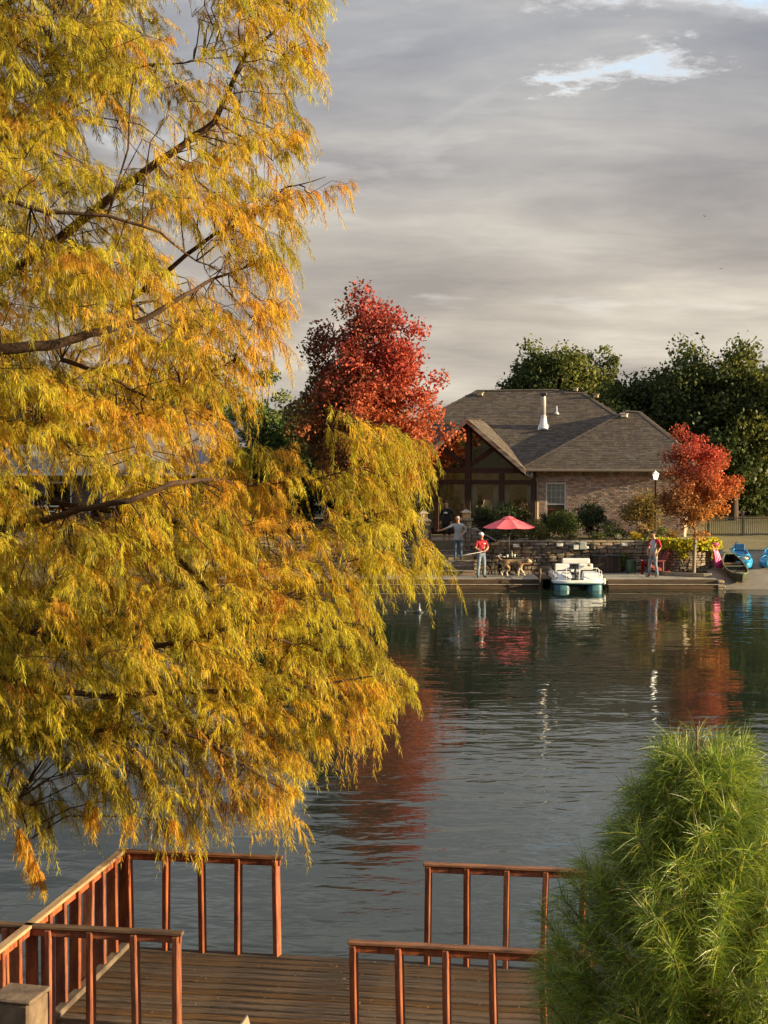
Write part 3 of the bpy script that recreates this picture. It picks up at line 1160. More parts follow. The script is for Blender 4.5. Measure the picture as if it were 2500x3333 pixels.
def ridgecap(a, b):
    n = max(2, int((b - a).length / 0.3))
    d = (b - a) / n
    m = MB()
    for k in range(n):
        p0 = a + d * k
        side = d.cross(Vector((0, 0, 1))).normalized() * 0.13
        up = Vector((0, 0, 0.03))
        m.add([p0 + up + Vector((0, 0, .012)), p0 + side - up * 0.6, p0 + d * 1.1 + side - up * 0.6, p0 + d * 1.1 + up, p0 - side - up * .6, p0 + d * 1.1 - side - up * .6], [(0, 1, 2, 3), (0, 3, 5, 4)])
    tag(m.build('ridge_cap', M_ridge, roof), kind='stuff')


for a, b in ((main_front[5], main_front[4]), (main_front[3], main_front[2]), (main_front[1], main_front[2]), (main_front[0], main_front[5]), (pB, pC), (pC, pD), (pE, pD), (pA, pE), (gridge_f, gridge_b)):
    ridgecap(a, b)

# gutters, fascia, soffit, downspout
H('gutter', M_trim, lambda m: m.loft([[(x, -0.56, EV + 0.02), (x, -0.56, EV - 0.05), (x, -0.53, EV - 0.10), (x, -0.46, EV - 0.10), (x, -0.46, EV + 0.02)] for x in (-0.6, 6.9)]))
H('soffit', M_trim, lambda m: m.box((3.2, -0.22, EV - 0.09), (7.3, 0.46, 0.02)))
H('downspout', M_trim, lambda m: m.tube([(-0.45, -0.5, EV - 0.08), (-0.40, -0.45, EV - 0.22), (0.0, -0.12, EV - 0.42), (0.06, -0.06, EV - 0.55), (0.06, -0.06, TZ)], 0.045, 6))
for s in (-1, 1):
    def fascia(m):
        a = Vector((GU, g_front - 0.02, GZ + 0.02))
        b = Vector((GU + s * (GH + 0.05), g_front - 0.02, GZ - gs * (GH + 0.05) + 0.02))
        m.slab([a, b, b - Vector((0, 0, 0.24)), a - Vector((0, 0, 0.24))], (0, 0.05, 0))
    H('fascia_board', M_trim, fascia)
    def rakesoffit(m):
        a = Vector((GU, g_front, GZ - 0.06))
        b = Vector((GU + s * GH, g_front, GZ - gs * GH - 0.06))
        m.slab([a, b, b + Vector((0, 0.55, 0)), a + Vector((0, 0.55, 0))], (0, 0, 0.03))
    H('rake_soffit', M_timber, rakesoffit)

# chimney pipe, vents
def on_front(px, py):
    a = W(px, py, 50.0)
    c = Vector((0, 0, CAM_H))
    Mi = Matrix.Rotation(PHI, 4, 'Z')
    A = Mi @ (c - HO)
    D = Mi @ (a - c)
    k = (EV + SL * (A.y - 0.7) - A.z) / (D.z - SL * D.y)
    return A + D * k


q = on_front(1769, 1393)
ch = H('chimney_pipe', M_steel, lambda m: m.lathe([(0.11, 0.45), (0.11, 1.42), (0.112, 1.43)], 18, c=q), smooth=True)
H('flashing_cone', M_steel, lambda m: m.lathe([(0.24, -0.06), (0.22, 0.0), (0.13, 0.46), (0.125, 0.50)], 18, c=q), ch, True)
H('storm_collar', M_steel, lambda m: m.lathe([(0.155, 0.50), (0.115, 0.56)], 18, c=q), ch, True)
H('base_flange', M_steel, lambda m: m.slab([q + Vector((-.24, -.18, -.18 * SL + .03)), q + Vector((.24, -.18, -.18 * SL + .03)), q + Vector((.24, .18, .18 * SL + .03)), q + Vector((-.24, .18, .18 * SL + .03))], (0, 0, .012)), ch)
H('cap', M_darkgrey, lambda m: (m.box((q.x, q.y, q.z + 1.55), (0.30, 0.30, 0.14), bev=0.02), m.lathe([(0.09, 1.42), (0.09, 1.5)], 12, c=q)), ch)
for (px, py, nm, sz, mm) in ((1563, 1290, 'roof_vent', 0.27, M_trim), (2032, 1360, 'roof_vent', 0.30, M_whitep), (1874, 1275, 'roof_vent', 0.2, M_trim), (1940, 1296, 'roof_vent', 0.24, M_trim)):
    qq = on_front(px, py) if px < 2000 else wing_px(px, py)
    H(nm, mm, lambda m: (m.box((qq.x, qq.y, qq.z + 0.10), (sz, sz, 0.16), bev=0.03), m.box((qq.x, qq.y - 0.02, qq.z + 0.19), (sz + 0.08, sz + 0.08, 0.03), bev=0.01)))
qq = on_front(1812, 1347)
H('vent_pipe', M_steel, lambda m: (m.lathe([(0.15, -0.03), (0.05, 0.08), (0.035, 0.1), (0.035, 0.36)], 10, c=qq)), smooth=True)

# ---- timber gable room
GV = -0.10
posts = [(-5.95, 0.16), (-4.38, 0.22), (GU, 0.26), (-1.50, 0.22), (-0.10, 0.20)]
for (u, w) in posts:
    ztop = GZ - abs(u - GU) * gs - 0.30 if abs(u - GU) < 0.2 else 4.35
    H('post', M_timber, lambda m: m.box((u, GV - 0.05, (TZ + ztop) / 2), (w, 0.2, ztop - TZ), bev=0.01))
H('tie_beam', M_timber, lambda m: m.box((-2.99, GV - 0.04, 4.43), (5.5, 0.19, 0.22), bev=0.01))
H('beam', M_timber, lambda m: m.box((-3.05, GV - 0.045, 3.93), (6.1, 0.19, 0.2), bev=0.01))
for s in (-1, 1):
    a, b = Vector((GU, GV - 0.03, 4.6)), Vector((GU + s * 1.22, GV - 0.03, GZ - 1.22 * gs - 0.2))
    H('brace', M_timber, lambda m: m.slab([a + Vector((0, 0, -.13)), b + Vector((0, 0, -.13)), b + Vector((0, 0, .13)), a + Vector((0, 0, .13))], (0, 0.16, 0)))
    a, b = Vector((GU, GV - 0.06, GZ - 0.16)), Vector((GU + s * (GH - .05), GV - 0.06, GZ - gs * (GH - .05) - 0.16))
    H('rafter', M_timber, lambda m: m.slab([a, b, b - Vector((0, 0, .26)), a - Vector((0, 0, .26))], (0, 0.2, 0)))
# panes
us = [p_[0] for p_ in posts]
for i in range(4):
    a, b = us[i] + 0.08, us[i + 1] - 0.08
    H('pane', M_glass, lambda m: m.box(((a + b) / 2, GV + 0.07, (TZ + 3.86) / 2), (b - a, 0.012, 3.86 - TZ)))
    H('pane', M_glass, lambda m: m.box(((a + b) / 2, GV + 0.07, 4.18), (b - a, 0.012, 0.32)))
    H('bottom_rail', M_timber, lambda m: m.box(((a + b) / 2, GV, TZ + 0.08), (b - a, 0.1, 0.16)))
    # curtains on both sides of each bay
    for s, uu in ((1, a), (-1, b)):
        m = MB()
        n = 15
        wv = 0.30 if (i + s) % 2 else 0.2
        rings = []
        for zc in (TZ + 0.1, 2.6, 3.85):
            ring = []
            for k in range(n):
                ring.append((uu + s * (0.02 + wv * k / (n - 1)), GV + 0.16 + 0.035 * math.sin(k * 1.9 + zc), zc))
            rings.append(ring)
        m.loft(rings, closed=False, caps=False)
        m.build('curtain', M_curtain, house, True)
for s in (-1, 1):
    e = GU + s * 0.16
    f = GU + s * (GH - 0.32)
    H('pane', M_glass, lambda m: m.slab([(e, GV + 0.06, 4.54), (f, GV + 0.06, 4.54), (f, GV + 0.06, GZ - abs(f - GU) * gs - 0.4), (e, GV + 0.06, GZ - 0.45)], (0, 0.012, 0)))
# room shell
H('room_shell', [M_room, M_floor], lambda m: (m.box((-3.0, 5.2, 3.9), (6.6, 0.1, 4.8)), m.box((-6.2, 2.6, 3.2), (0.1, 5.2, 3.3)), m.box((-0.3, 2.9, 3.2), (0.1, 4.6, 3.3)), m.box((-3.2, 2.6, TZ - 0.05), (6.6, 5.3, 0.1), 1)))
# left continuation of the front wall, in shade behind the maple
H('side_wall', M_siding, lambda m: m.box((-7.6, 0.3, 3.05), (3.0, 0.24, 2.8)))
for k in range(2):
    wn = H('window', M_timber, lambda m: m.box((-7.0 - k * 1.3, 0.15, 3.0), (1.0, 0.06, 1.7)))
    H('pane', M_glassd, lambda m: m.box((-7.0 - k * 1.3, 0.11, 3.0), (0.86, 0.02, 1.54)), wn)

# lights and furniture inside
HR = house.matrix_world
lampp = HR @ Vector((-2.25, 0.9, TZ + 0.02))
tl = empty('floor_lamp', lampp, label='pale lampshade on a floor lamp behind the sunroom glass', cat='lamp')
one('stand', tl, M_black, lambda m: (m.lathe([(0.14, 0), (0.14, 0.02), (0.02, 0.04), (0.015, 1.0)], 12)), True)
one('shade', tl, M_shade, lambda m: m.lathe([(0.26, 0.98), (0.17, 1.38)], 18, caps=False), True)
pq = HR @ Vector((-3.28, 1.4, 3.72))
pdn = empty('pendant_light', pq, label='small glowing pendant light behind the sunroom glass', cat='lamp')
one('bulb', pdn, M_warmglow, lambda m: m.lathe([(0.02, -0.09), (0.08, -0.06), (0.10, 0), (0.08, 0.06), (0.03, 0.09)], 12), True)
pli = bpy.data.lights.new('pendant_bulb', 'POINT')
pli.energy = 30
pli.color = (1.0, 0.68, 0.36)
pli.shadow_soft_size = 0.1
plio = bpy.data.objects.new('pendant_bulb', pli)
col.objects.link(plio)
plio.parent = pdn
plio.location = (0, 0, -0.2)
one('cord', pdn, M_black, lambda m: m.tube([(0, 0, 0.08), (0, 0, 0.75)], 0.008, 6))
sf = HR @ Vector((-1.2, 1.5, TZ))
sofa = empty('sofa', sf, -PHI, label='dark sofa inside the sunroom', cat='sofa')
one('seat', sofa, M_siding, lambda m: m.box((0, 0, 0.25), (1.5, 0.8, 0.36), bev=0.06))
one('backrest', sofa, M_siding, lambda m: m.box((0, 0.4, 0.6), (1.5, 0.2, 0.6), bev=0.06))

# security light under the eave
q = HR @ Vector((-0.25, -0.30, EV - 0.17))
sc_ = empty('flood_light', q, label='small white twin flood light under the gutter corner', cat='light')
for s in (-1, 1):
    one('lamp_head', sc_, M_whitep, lambda m: m.lathe([(0.03, 0.0), (0.05, -0.04), (0.07, -0.11)], 10, c=(s * 0.09, 0, 0)), True)
one('bracket', sc_, M_whitep, lambda m: m.box((0, 0, 0.01), (0.28, 0.06, 0.03)))


# ------------------------------------------------------------------ neighbour house far left
def neighbour():
    root = empty('neighbour_house', (-12.0, 76, 1.7), 0.05, label='grey-roofed house glimpsed behind the yellow tree', cat='house')
    one('wall', root, M_siding, lambda m: m.box((0, 4, 1.2), (17, 8, 2.6)))
    rf = one('roof', root, M_slate, lambda m: (m.add([(-9, -0.6, 2.5), (9, -0.6, 2.5), (9, 8.6, 2.5), (-9, 8.6, 2.5), (-4.4, 4, 5.2), (4.4, 4, 5.2)], [(0, 1, 5, 4), (2, 3, 4, 5), (1, 2, 5), (3, 0, 4), (3, 2, 1, 0)])))
    one('gutter', root, M_whitep, lambda m: m.box((0, -0.68, 2.44), (18.0, 0.12, 0.13)))
    for x in (-6.5, -4.2, -1.5, 1.5, 4.4, 6.8):
        w = one('window', root, M_whitep, lambda m: m.box((x, -0.02, 1.3), (1.3, 0.08, 1.5)))
        one('pane', w, M_glassd, lambda m: m.box((x, -0.07, 1.3), (1.16, 0.02, 1.36)))
    one('porch_rail', root, M_whitep, lambda m: m.box((-3, -2.2, 0.9), (9, 0.06, 0.08)))


neighbour()


# ================================================================== VEGETATION
def leaf_quads(P, rng, size, updir=0.25, aspect=0.62):
    """diamond leaves at points P; returns verts, faces"""
    n = len(P)
    d = rng.normal(size=(n, 3))
    d[:, 2] -= updir
    d /= np.linalg.norm(d, axis=1)[:, None]
    s = rng.normal(size=(n, 3))
    s -= (s * d).sum(1)[:, None] * d
    s /= np.linalg.norm(s, axis=1)[:, None]
    L = size * rng.uniform(0.65, 1.35, n)[:, None]
    nrm = np.cross(d, s)
    a = P - d * L * 0.5
    b = P + s * L * aspect * 0.5 + nrm * L * 0.08
    c = P + d * L * 0.5
    e = P - s * L * aspect * 0.5 + nrm * L * 0.08
    V = np.stack([a, b, c, e], 1).reshape(-1, 3)
    Fq = np.arange(4 * n).reshape(n, 4)
    return V, Fq


def tree(name, label, cat, base, height, rad, crown_lo, nclump, nleaf, leaf, colfn, seed, trunk_r=0.16, bark=None, egg=0.35,
         group=None, clump_r=0.16, lump=0.16, shell=0.5, multi=1, topbias=0.0):
    """tapered trunk and limbs (trunk part) and a crown of single leaves in clumps (crown part)"""
    rng = np.random.default_rng(seed)
    rnd = random.Random(seed)
    bark = bark or M_bark
    root = empty(name, base, label=label, cat=cat, group=group)
    ch = height - crown_lo
    cz = crown_lo + ch * 0.5
    # clump centres
    C = rng.normal(size=(nclump, 3))
    C /= np.linalg.norm(C, axis=1)[:, None]
    r = shell + (1 - shell) * rng.uniform(0, 1, nclump) ** 0.6
    ph = rng.uniform(0, 6.28, 6)
    az = np.arctan2(C[:, 1], C[:, 0])
    lum = 1 + lump * (np.sin(3 * az + ph[0] + 4 * C[:, 2]) * 0.6 + np.sin(5 * az + ph[1] - 6 * C[:, 2]) * 0.4) + rng.normal(size=nclump) * lump * 0.5
    k = r * lum
    zt = C[:, 2] * k
    wid = 1 - egg * np.clip(zt, -1, 1)
    wid = np.where(zt < -0.4, wid * (1 - 0.5 * (-zt - 0.4) / 0.6), wid)
    C = np.stack([C[:, 0] * k * wid * rad, C[:, 1] * k * wid * rad, cz + zt * ch * 0.5], 1)
    # leaves
    w = rng.uniform(0.5, 1.5, nclump)
    idx = rng.choice(nclump, nleaf, p=w / w.sum())
    sg = clump_r * rad
    off = rng.normal(size=(nleaf, 3)) * np.array([sg, sg, sg * 0.75])
    ln = np.linalg.norm(off, axis=1)[:, None]
    off = off / np.maximum(ln, 1e-6) * np.minimum(ln, 2.0 * sg)
    P = C[idx] + off
    q = np.stack([P[:, 0] / rad, P[:, 1] / rad, (P[:, 2] - cz) / (ch * 0.5)], 1)
    cols = colfn(q, rng, w[idx], (idx * 0.6180339) % 1.0)
    V, Fq = leaf_quads(P, rng, leaf)
    link('crown', arr_mesh('crown', V, Fq, M_leaf, np.repeat(cols, 4, 0)), root)
    m = MB()
    top = crown_lo + ch * 0.62
    for t in range(multi):
        bx, by = (0, 0) if multi == 1 else (rnd.uniform(-.2, .2) * rad, rnd.uniform(-.2, .2) * rad)
        pts = [(bx, by, -0.25), (bx, by, 0.06), (bx * 1.4 + rnd.uniform(-.03, .03) * height * .2, by * 1.4, crown_lo * 0.6), (bx * 2 + rnd.uniform(-.06, .06) * rad, by * 2 + rnd.uniform(-.06, .06) * rad, crown_lo), (bx * 2.5 + rnd.uniform(-.12, .12) * rad, by * 2.5, (crown_lo + top) / 2), (bx * 2.8, by * 2.8, top)]
        tr = trunk_r / math.sqrt(multi)
        m.tube(pts, [tr * 1.35, tr * 1.1, tr * 0.95, tr * 0.82, tr * 0.5, tr * 0.12], 9)
    for j in rng.choice(nclump, min(nclump, 26), replace=False):
        c = Vector(C[j])
        z0 = crown_lo * 0.9 + (min(c.z, top) - crown_lo) * rnd.uniform(0.2, 0.7)
        z0 = max(z0, crown_lo * 0.75)
        s = Vector((0, 0, z0))
        mid = s.lerp(c, 0.5) + Vector((rnd.uniform(-.1, .1) * rad, rnd.uniform(-.1, .1) * rad, -0.06 * rad))
        rr = trunk_r * 0.38
        m.tube([s, mid, c], [rr, rr * 0.6, rr * 0.15], 5, caps=False)
    m.build('trunk', bark, root, True)
    return root


def mixcols(palette, w):
    """palette (k,3), w (n,k) weights"""
    w = np.clip(w, 0, None) + 1e-6
    w = w / w.sum(1)[:, None]
    return w @ np.array(palette)


# ---- the big red maple: red right, greenish brown left, part leaf colour, part painted shade
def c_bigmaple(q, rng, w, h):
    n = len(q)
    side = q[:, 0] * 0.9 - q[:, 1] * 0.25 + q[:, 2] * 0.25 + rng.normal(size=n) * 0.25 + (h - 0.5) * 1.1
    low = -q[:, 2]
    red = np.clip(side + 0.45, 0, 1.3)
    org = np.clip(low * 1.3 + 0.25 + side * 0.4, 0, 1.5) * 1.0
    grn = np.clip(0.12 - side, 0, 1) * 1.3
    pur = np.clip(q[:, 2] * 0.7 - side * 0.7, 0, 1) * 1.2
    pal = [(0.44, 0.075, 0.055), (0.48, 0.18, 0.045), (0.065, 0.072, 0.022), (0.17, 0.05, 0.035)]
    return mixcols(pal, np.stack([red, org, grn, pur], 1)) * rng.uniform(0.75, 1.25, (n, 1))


b = W(1186, 1700, 64.5)
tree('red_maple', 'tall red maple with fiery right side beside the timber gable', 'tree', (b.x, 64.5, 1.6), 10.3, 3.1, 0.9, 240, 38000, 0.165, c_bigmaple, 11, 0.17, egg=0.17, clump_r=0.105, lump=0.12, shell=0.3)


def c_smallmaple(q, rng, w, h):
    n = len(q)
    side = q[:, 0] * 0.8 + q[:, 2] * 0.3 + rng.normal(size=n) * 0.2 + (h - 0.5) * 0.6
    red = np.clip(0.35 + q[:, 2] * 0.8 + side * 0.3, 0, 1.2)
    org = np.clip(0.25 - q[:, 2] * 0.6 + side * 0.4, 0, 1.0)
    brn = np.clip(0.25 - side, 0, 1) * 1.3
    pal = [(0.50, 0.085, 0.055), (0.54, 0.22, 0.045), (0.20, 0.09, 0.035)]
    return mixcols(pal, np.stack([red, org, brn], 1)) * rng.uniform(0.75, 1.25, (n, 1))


b = W(2258, 1865, 60.35)
tree('red_maple', 'young orange-red maple with slim pale trunk in the mulch bed', 'tree', (b.x, 60.35, DZ + 0.03), 5.55, 1.38, 1.66, 95, 15000, 0.105, c_smallmaple, 23, 0.075, M_palebark, egg=0.22, clump_r=0.145, lump=0.17, shell=0.3)


# ---- green trees behind the house
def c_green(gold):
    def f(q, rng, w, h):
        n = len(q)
        lit = q[:, 0] * 0.6 + q[:, 2] * 0.4 + rng.normal(size=n) * 0.2 + (h - 0.5) * 0.9  # golden sunlight on right and upper leaves is painted into the tint
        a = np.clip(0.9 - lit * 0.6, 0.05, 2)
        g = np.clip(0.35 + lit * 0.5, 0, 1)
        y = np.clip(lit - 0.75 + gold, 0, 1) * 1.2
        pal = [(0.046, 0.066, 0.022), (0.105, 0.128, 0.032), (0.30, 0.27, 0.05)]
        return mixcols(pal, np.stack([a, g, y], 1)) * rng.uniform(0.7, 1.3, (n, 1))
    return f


def c_conifer(q, rng, w, h):
    n = len(q)
    pal = np.array([(0.06, 0.10, 0.03), (0.10, 0.145, 0.04), (0.17, 0.19, 0.05)])
    return pal[(h * 3).astype(int) % 3] * rng.uniform(0.6, 1.35, (n, 1))


def green(px, top, Y, rad, lo, seed, label, gold=0.0, n=30000, leaf=0.23, nc=140, egg=0.15, name='green_tree', cr=0.15):
    X = (px - CX) * Y / F
    z0 = 1.65
    zt = CAM_H + (HZ - top) * Y / F
    return tree(name, label, 'tree', (X, Y, z0), zt - z0, rad, lo, nc, n, leaf, c_conifer if name == 'conifer' else c_green(gold), seed, 0.24, egg=egg, group='green trees behind the houses', clump_r=cr, lump=0.2, shell=0.35)


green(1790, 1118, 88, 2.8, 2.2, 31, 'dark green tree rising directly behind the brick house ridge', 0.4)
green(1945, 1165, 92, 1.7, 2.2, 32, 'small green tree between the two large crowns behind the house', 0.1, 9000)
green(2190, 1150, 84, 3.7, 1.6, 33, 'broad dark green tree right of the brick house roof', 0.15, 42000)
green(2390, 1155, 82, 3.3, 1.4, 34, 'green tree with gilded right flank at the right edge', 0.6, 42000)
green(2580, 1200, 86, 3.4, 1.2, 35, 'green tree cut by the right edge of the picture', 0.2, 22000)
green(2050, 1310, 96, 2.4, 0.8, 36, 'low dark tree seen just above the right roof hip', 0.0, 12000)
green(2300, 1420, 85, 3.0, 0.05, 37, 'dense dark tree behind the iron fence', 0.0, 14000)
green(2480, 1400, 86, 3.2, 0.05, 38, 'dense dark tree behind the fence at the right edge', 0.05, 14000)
green(860, 1235, 72, 1.9, 0.7, 41, 'dark green conifer between yellow branches and red maple', 0.45, 17000, 0.17, 130, 0.5, 'conifer', 0.13)
green(985, 1330, 70, 1.55, 0.6, 42, 'smaller green conifer tucked against the red maple', 0.5, 13000, 0.16, 110, 0.5, 'conifer', 0.13)
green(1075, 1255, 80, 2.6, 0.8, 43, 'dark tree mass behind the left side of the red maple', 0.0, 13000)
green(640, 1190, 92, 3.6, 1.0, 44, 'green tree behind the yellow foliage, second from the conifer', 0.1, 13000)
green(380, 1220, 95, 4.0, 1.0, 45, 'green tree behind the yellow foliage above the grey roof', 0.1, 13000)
for k_, (x_, y_, h_, lab_) in enumerate(((-19.5, 17.0, 13.0, 'golden tree on the near bank, mirrored in the sunroom glass'), (-25.0, 24.0, 14.0, 'russet tree on the near bank, mirrored in the sunroom glass'))):
    pal_ = [(0.34, 0.20, 0.04), (0.20, 0.18, 0.04), (0.28, 0.10, 0.03)] if k_ else [(0.36, 0.27, 0.045), (0.16, 0.17, 0.04), (0.30, 0.22, 0.04)]
    tree('bank_tree', lab_, 'tree', (x_, y_, ground_z(x_, y_) if y_ < 13 else -0.3), h_, 4.6, 1.0, 120, 12000, 0.34, (lambda P_: (lambda q, rng, w, h: np.array(P_)[(h * 3).astype(int) % 3] * rng.uniform(0.7, 1.3, (len(q), 1))))(pal_), 81 + k_, 0.25, clump_r=0.14, shell=0.35)
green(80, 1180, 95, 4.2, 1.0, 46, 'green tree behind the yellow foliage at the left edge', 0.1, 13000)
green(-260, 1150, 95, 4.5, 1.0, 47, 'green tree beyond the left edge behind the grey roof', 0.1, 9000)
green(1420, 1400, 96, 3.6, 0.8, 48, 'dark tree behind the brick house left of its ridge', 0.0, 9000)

# ---- shrubs of the terrace
def c_flat(cols):
    cols = np.array(cols)

    def f(q, rng, w, h):
        n = len(q)
        i = rng.integers(0, len(cols), n)
        j = (h * len(cols)).astype(int) % len(cols)
        return (cols[i] * 0.5 + cols[j] * 0.5) * rng.uniform(0.7, 1.3, (n, 1))
    return f


def shrub(name, label, px, pbase, Y, h, rad, cols, n, leaf, seed, lo=0.15, cat='shrub', zb=None, egg=0.1, multi=4, nc=40, cr=0.22):
    X = (px - CX) * Y / F
    zb = zb if zb is not None else W(px, pbase, Y).z
    return tree(name, label, cat, (X, Y, zb), h, rad, lo, nc, n, leaf, c_flat(cols), seed, 0.05, egg=egg, clump_r=cr, multi=multi, shell=0.2, group='shrubs on the terrace')


G1 = [(0.07, 0.10, 0.025), (0.10, 0.14, 0.03), (0.15, 0.16, 0.04)]
G2 = [(0.03, 0.05, 0.02), (0.045, 0.07, 0.025), (0.06, 0.08, 0.03)]
O1 = [(0.30, 0.17, 0.04), (0.22, 0.16, 0.045), (0.14, 0.13, 0.04)]
BZ = 1.6
shrub('garden_shrub', 'bright green bush on the wall top right of the umbrella', 1838, 0, 63.2, 1.35, 0.72, G1, 5200, 0.075, 51, zb=BZ)
shrub('garden_shrub', 'dark green bush between the bright bush and orange shrub', 1925, 0, 64.2, 1.55, 0.62, G2, 4200, 0.08, 52, zb=BZ)
shrub('garden_shrub', 'rounded orange-tinged shrub in front of the lamp post', 2100, 0, 63.6, 1.95, 0.86, O1, 6500, 0.08, 53, 0.45, zb=BZ, nc=60)
shrub('garden_shrub', 'low dark bush under the lit window', 1790, 0, 64.8, 1.0, 0.5, G2, 2600, 0.07, 54, zb=BZ)
shrub('garden_shrub', 'loose yellow-green plant under the right rim of the umbrella', 1735, 0, 62.7, 0.85, 0.55, [(0.20, 0.19, 0.05), (0.12, 0.14, 0.04), (0.28, 0.22, 0.07)], 2200, 0.07, 55, zb=BZ)
shrub('garden_shrub', 'dark leafy plant beside the stair pillar under the glass', 1575, 0, 64.0, 1.35, 0.55, G2 + [(0.08, 0.06, 0.03)], 2800, 0.085, 56, zb=BZ)
shrub('garden_shrub', 'tall dark plant in front of the middle glass bay', 1650, 0, 64.4, 1.55, 0.5, G2, 2400, 0.09, 57, zb=BZ)
shrub('garden_shrub', 'reddish dark plant behind the umbrella top', 1700, 0, 64.6, 1.5, 0.42, [(0.06, 0.05, 0.025), (0.10, 0.06, 0.03), (0.04, 0.06, 0.02)], 1800, 0.085, 58, zb=BZ)
shrub('garden_shrub', 'low sprawling plant on the wall top beside the sloping coping', 1610, 0, 62.65, 0.45, 0.5, [(0.14, 0.12, 0.06), (0.08, 0.09, 0.04)], 1300, 0.06, 59, zb=BZ)
shrub('garden_shrub', 'small grey-green bush at the foot of the brick wall', 1985, 0, 63.6, 0.8, 0.45, [(0.07, 0.09, 0.04), (0.11, 0.12, 0.06)], 1700, 0.06, 60, zb=BZ)
shrub('garden_shrub', 'dry tan grass clump right of the yellow flowers', 2092, 0, 62.7, 0.75, 0.22, [(0.40, 0.28, 0.12), (0.28, 0.18, 0.09), (0.46, 0.36, 0.2)], 900, 0.07, 61, zb=BZ)
shrub('garden_shrub', 'dark low hedge plant behind the yellow flowers', 2010, 0, 62.9, 0.42, 0.5, G2, 1500, 0.055, 62, zb=BZ)
shrub('flower_clump', 'low mound of bright yellow flowers on the wall top', 2070, 0, 62.55, 0.33, 0.30, [(0.75, 0.52, 0.03), (0.70, 0.45, 0.03), (0.2, 0.22, 0.04)], 1300, 0.045, 63, 0.03, cat='flowers', zb=BZ + 0.02)
shrub('flower_clump', 'small white flowers on the wall top left of the yellow ones', 2012, 0, 62.5, 0.28, 0.16, [(0.7, 0.66, 0.5), (0.12, 0.14, 0.05)], 500, 0.04, 64, 0.03, cat='flowers', zb=BZ + 0.02)
shrub('garden_shrub', 'small leafy tree in the shade left of the steps', 1350, 0, 64.0, 2.7, 0.7, [(0.10, 0.11, 0.05), (0.16, 0.16, 0.08), (0.05, 0.06, 0.03)], 1500, 0.09, 65, 0.9, zb=BZ, nc=34, cr=0.2)
shrub('garden_shrub', 'dark green box plant at the foot of the steps', 1422, 0, 60.7, 0.62, 0.32, G2, 1700, 0.05, 66, 0.05, zb=DZ)
shrub('garden_shrub', 'orange mum plant behind the yellow vine', 2190, 0, 62.9, 0.55, 0.3, [(0.5, 0.22, 0.05), (0.3, 0.2, 0.05), (0.12, 0.13, 0.04)], 900, 0.05, 67, zb=BZ - 0.1)
shrub('garden_shrub', 'dark bush left of the brick house at the terrace back', 1300, 0, 66.5, 1.7, 0.9, G2, 3200, 0.1, 68, zb=BZ)


for i_, (px_, h_, r_, cols_, lab_) in enumerate((
        (1668, 0.5, 0.34, [(0.20, 0.17, 0.06), (0.10, 0.11, 0.04)], 'tawny low plant on the coping behind the umbrella pole'),
        (1762, 0.42, 0.36, [(0.12, 0.14, 0.04), (0.22, 0.2, 0.06)], 'grassy green tuft on the coping above the mooring post'),
        (1862, 0.3, 0.3, [(0.25, 0.22, 0.1), (0.12, 0.12, 0.05)], 'dry low tuft on the coping below the bright bush'),
        (1945, 0.36, 0.34, [(0.07, 0.1, 0.03), (0.13, 0.15, 0.04)], 'small green mound on the coping above the black cabinet'),
        (2128, 0.45, 0.3, [(0.3, 0.24, 0.08), (0.14, 0.15, 0.05)], 'straw-coloured plant behind the head of the man in raglan shirt'),
        (2150, 0.55, 0.35, [(0.2, 0.22, 0.05), (0.12, 0.15, 0.04)], 'leafy green plant left of the young maple trunk top'))):
    shrub('garden_shrub', lab_, px_, 0, 62.5, h_, r_, cols_, 800, 0.055, 90 + i_, 0.03, zb=BZ + 0.02, nc=22)


def vine(name, label, spots, cols, seed, leaf, n, dens=None):
    rng = np.random.default_rng(seed)
    S = np.array([s[:3] for s in spots])
    rr = np.array([s[3:] for s in spots])
    i = rng.integers(0, len(S), n)
    P = S[i] + np.clip(rng.normal(size=(n, 3)), -1.8, 1.8) * rr[i]
    c = S.mean(0)
    root = empty(name, (c[0], c[1], S[:, 2].min()), label=label, cat='vine')
    base = np.array(root.location)
    cols = np.array(cols)
    cc = cols[rng.integers(0, len(cols), n)] * rng.uniform(0.7, 1.25, (n, 1))
    V, Fq = leaf_quads(P - base, rng, leaf, 0.6, 0.85)
    link('leaves', arr_mesh('leaves', V, Fq, M_leaf, np.repeat(cc, 4, 0)), root)
    m = MB()
    for k in range(len(S) - 1):
        a, b_ = Vector(S[k] - base), Vector(S[k + 1] - base)
        if (a - b_).length < 1.2:
            m.tube([a, a.lerp(b_, .5) + Vector((0, -0.02, .04)), b_], 0.008, 4)
    m.build('stem', M_bark, root)
    return root


YG = [(0.62, 0.54, 0.04), (0.48, 0.46, 0.04), (0.34, 0.38, 0.04), (0.68, 0.56, 0.05)]
sp = [(12.25 + 1.1 * math.cos(a), 61.72 + 0.88 * math.sin(a), 1.56, 0.17, 0.15, 0.12) for a in np.linspace(PI * 1.05, PI * 1.98, 16)]
sp += [(13.22, 61.5, 1.30, .10, .08, .14), (13.26, 61.55, 1.1, .09, .08, .12), (13.15, 61.35, 1.2, .1, .06, .12)] * 2
sp += [(11.95, 60.93, 1.28, .09, .05, .09), (11.98, 60.90, 1.12, .10, .05, .08), (12.05, 60.9, 1.2, .07, .05, .08)]
vine('sweet_potato_vine', 'yellow-green vine spilling over the curved stone planter', sp, YG, 71, 0.12, 4200)
sp = [(11.0, 62.2, 1.62, .25, .12, .08), (10.9, 62.0, 1.58, .2, .08, .08), (11.3, 62.1, 1.6, .15, .1, .1)]
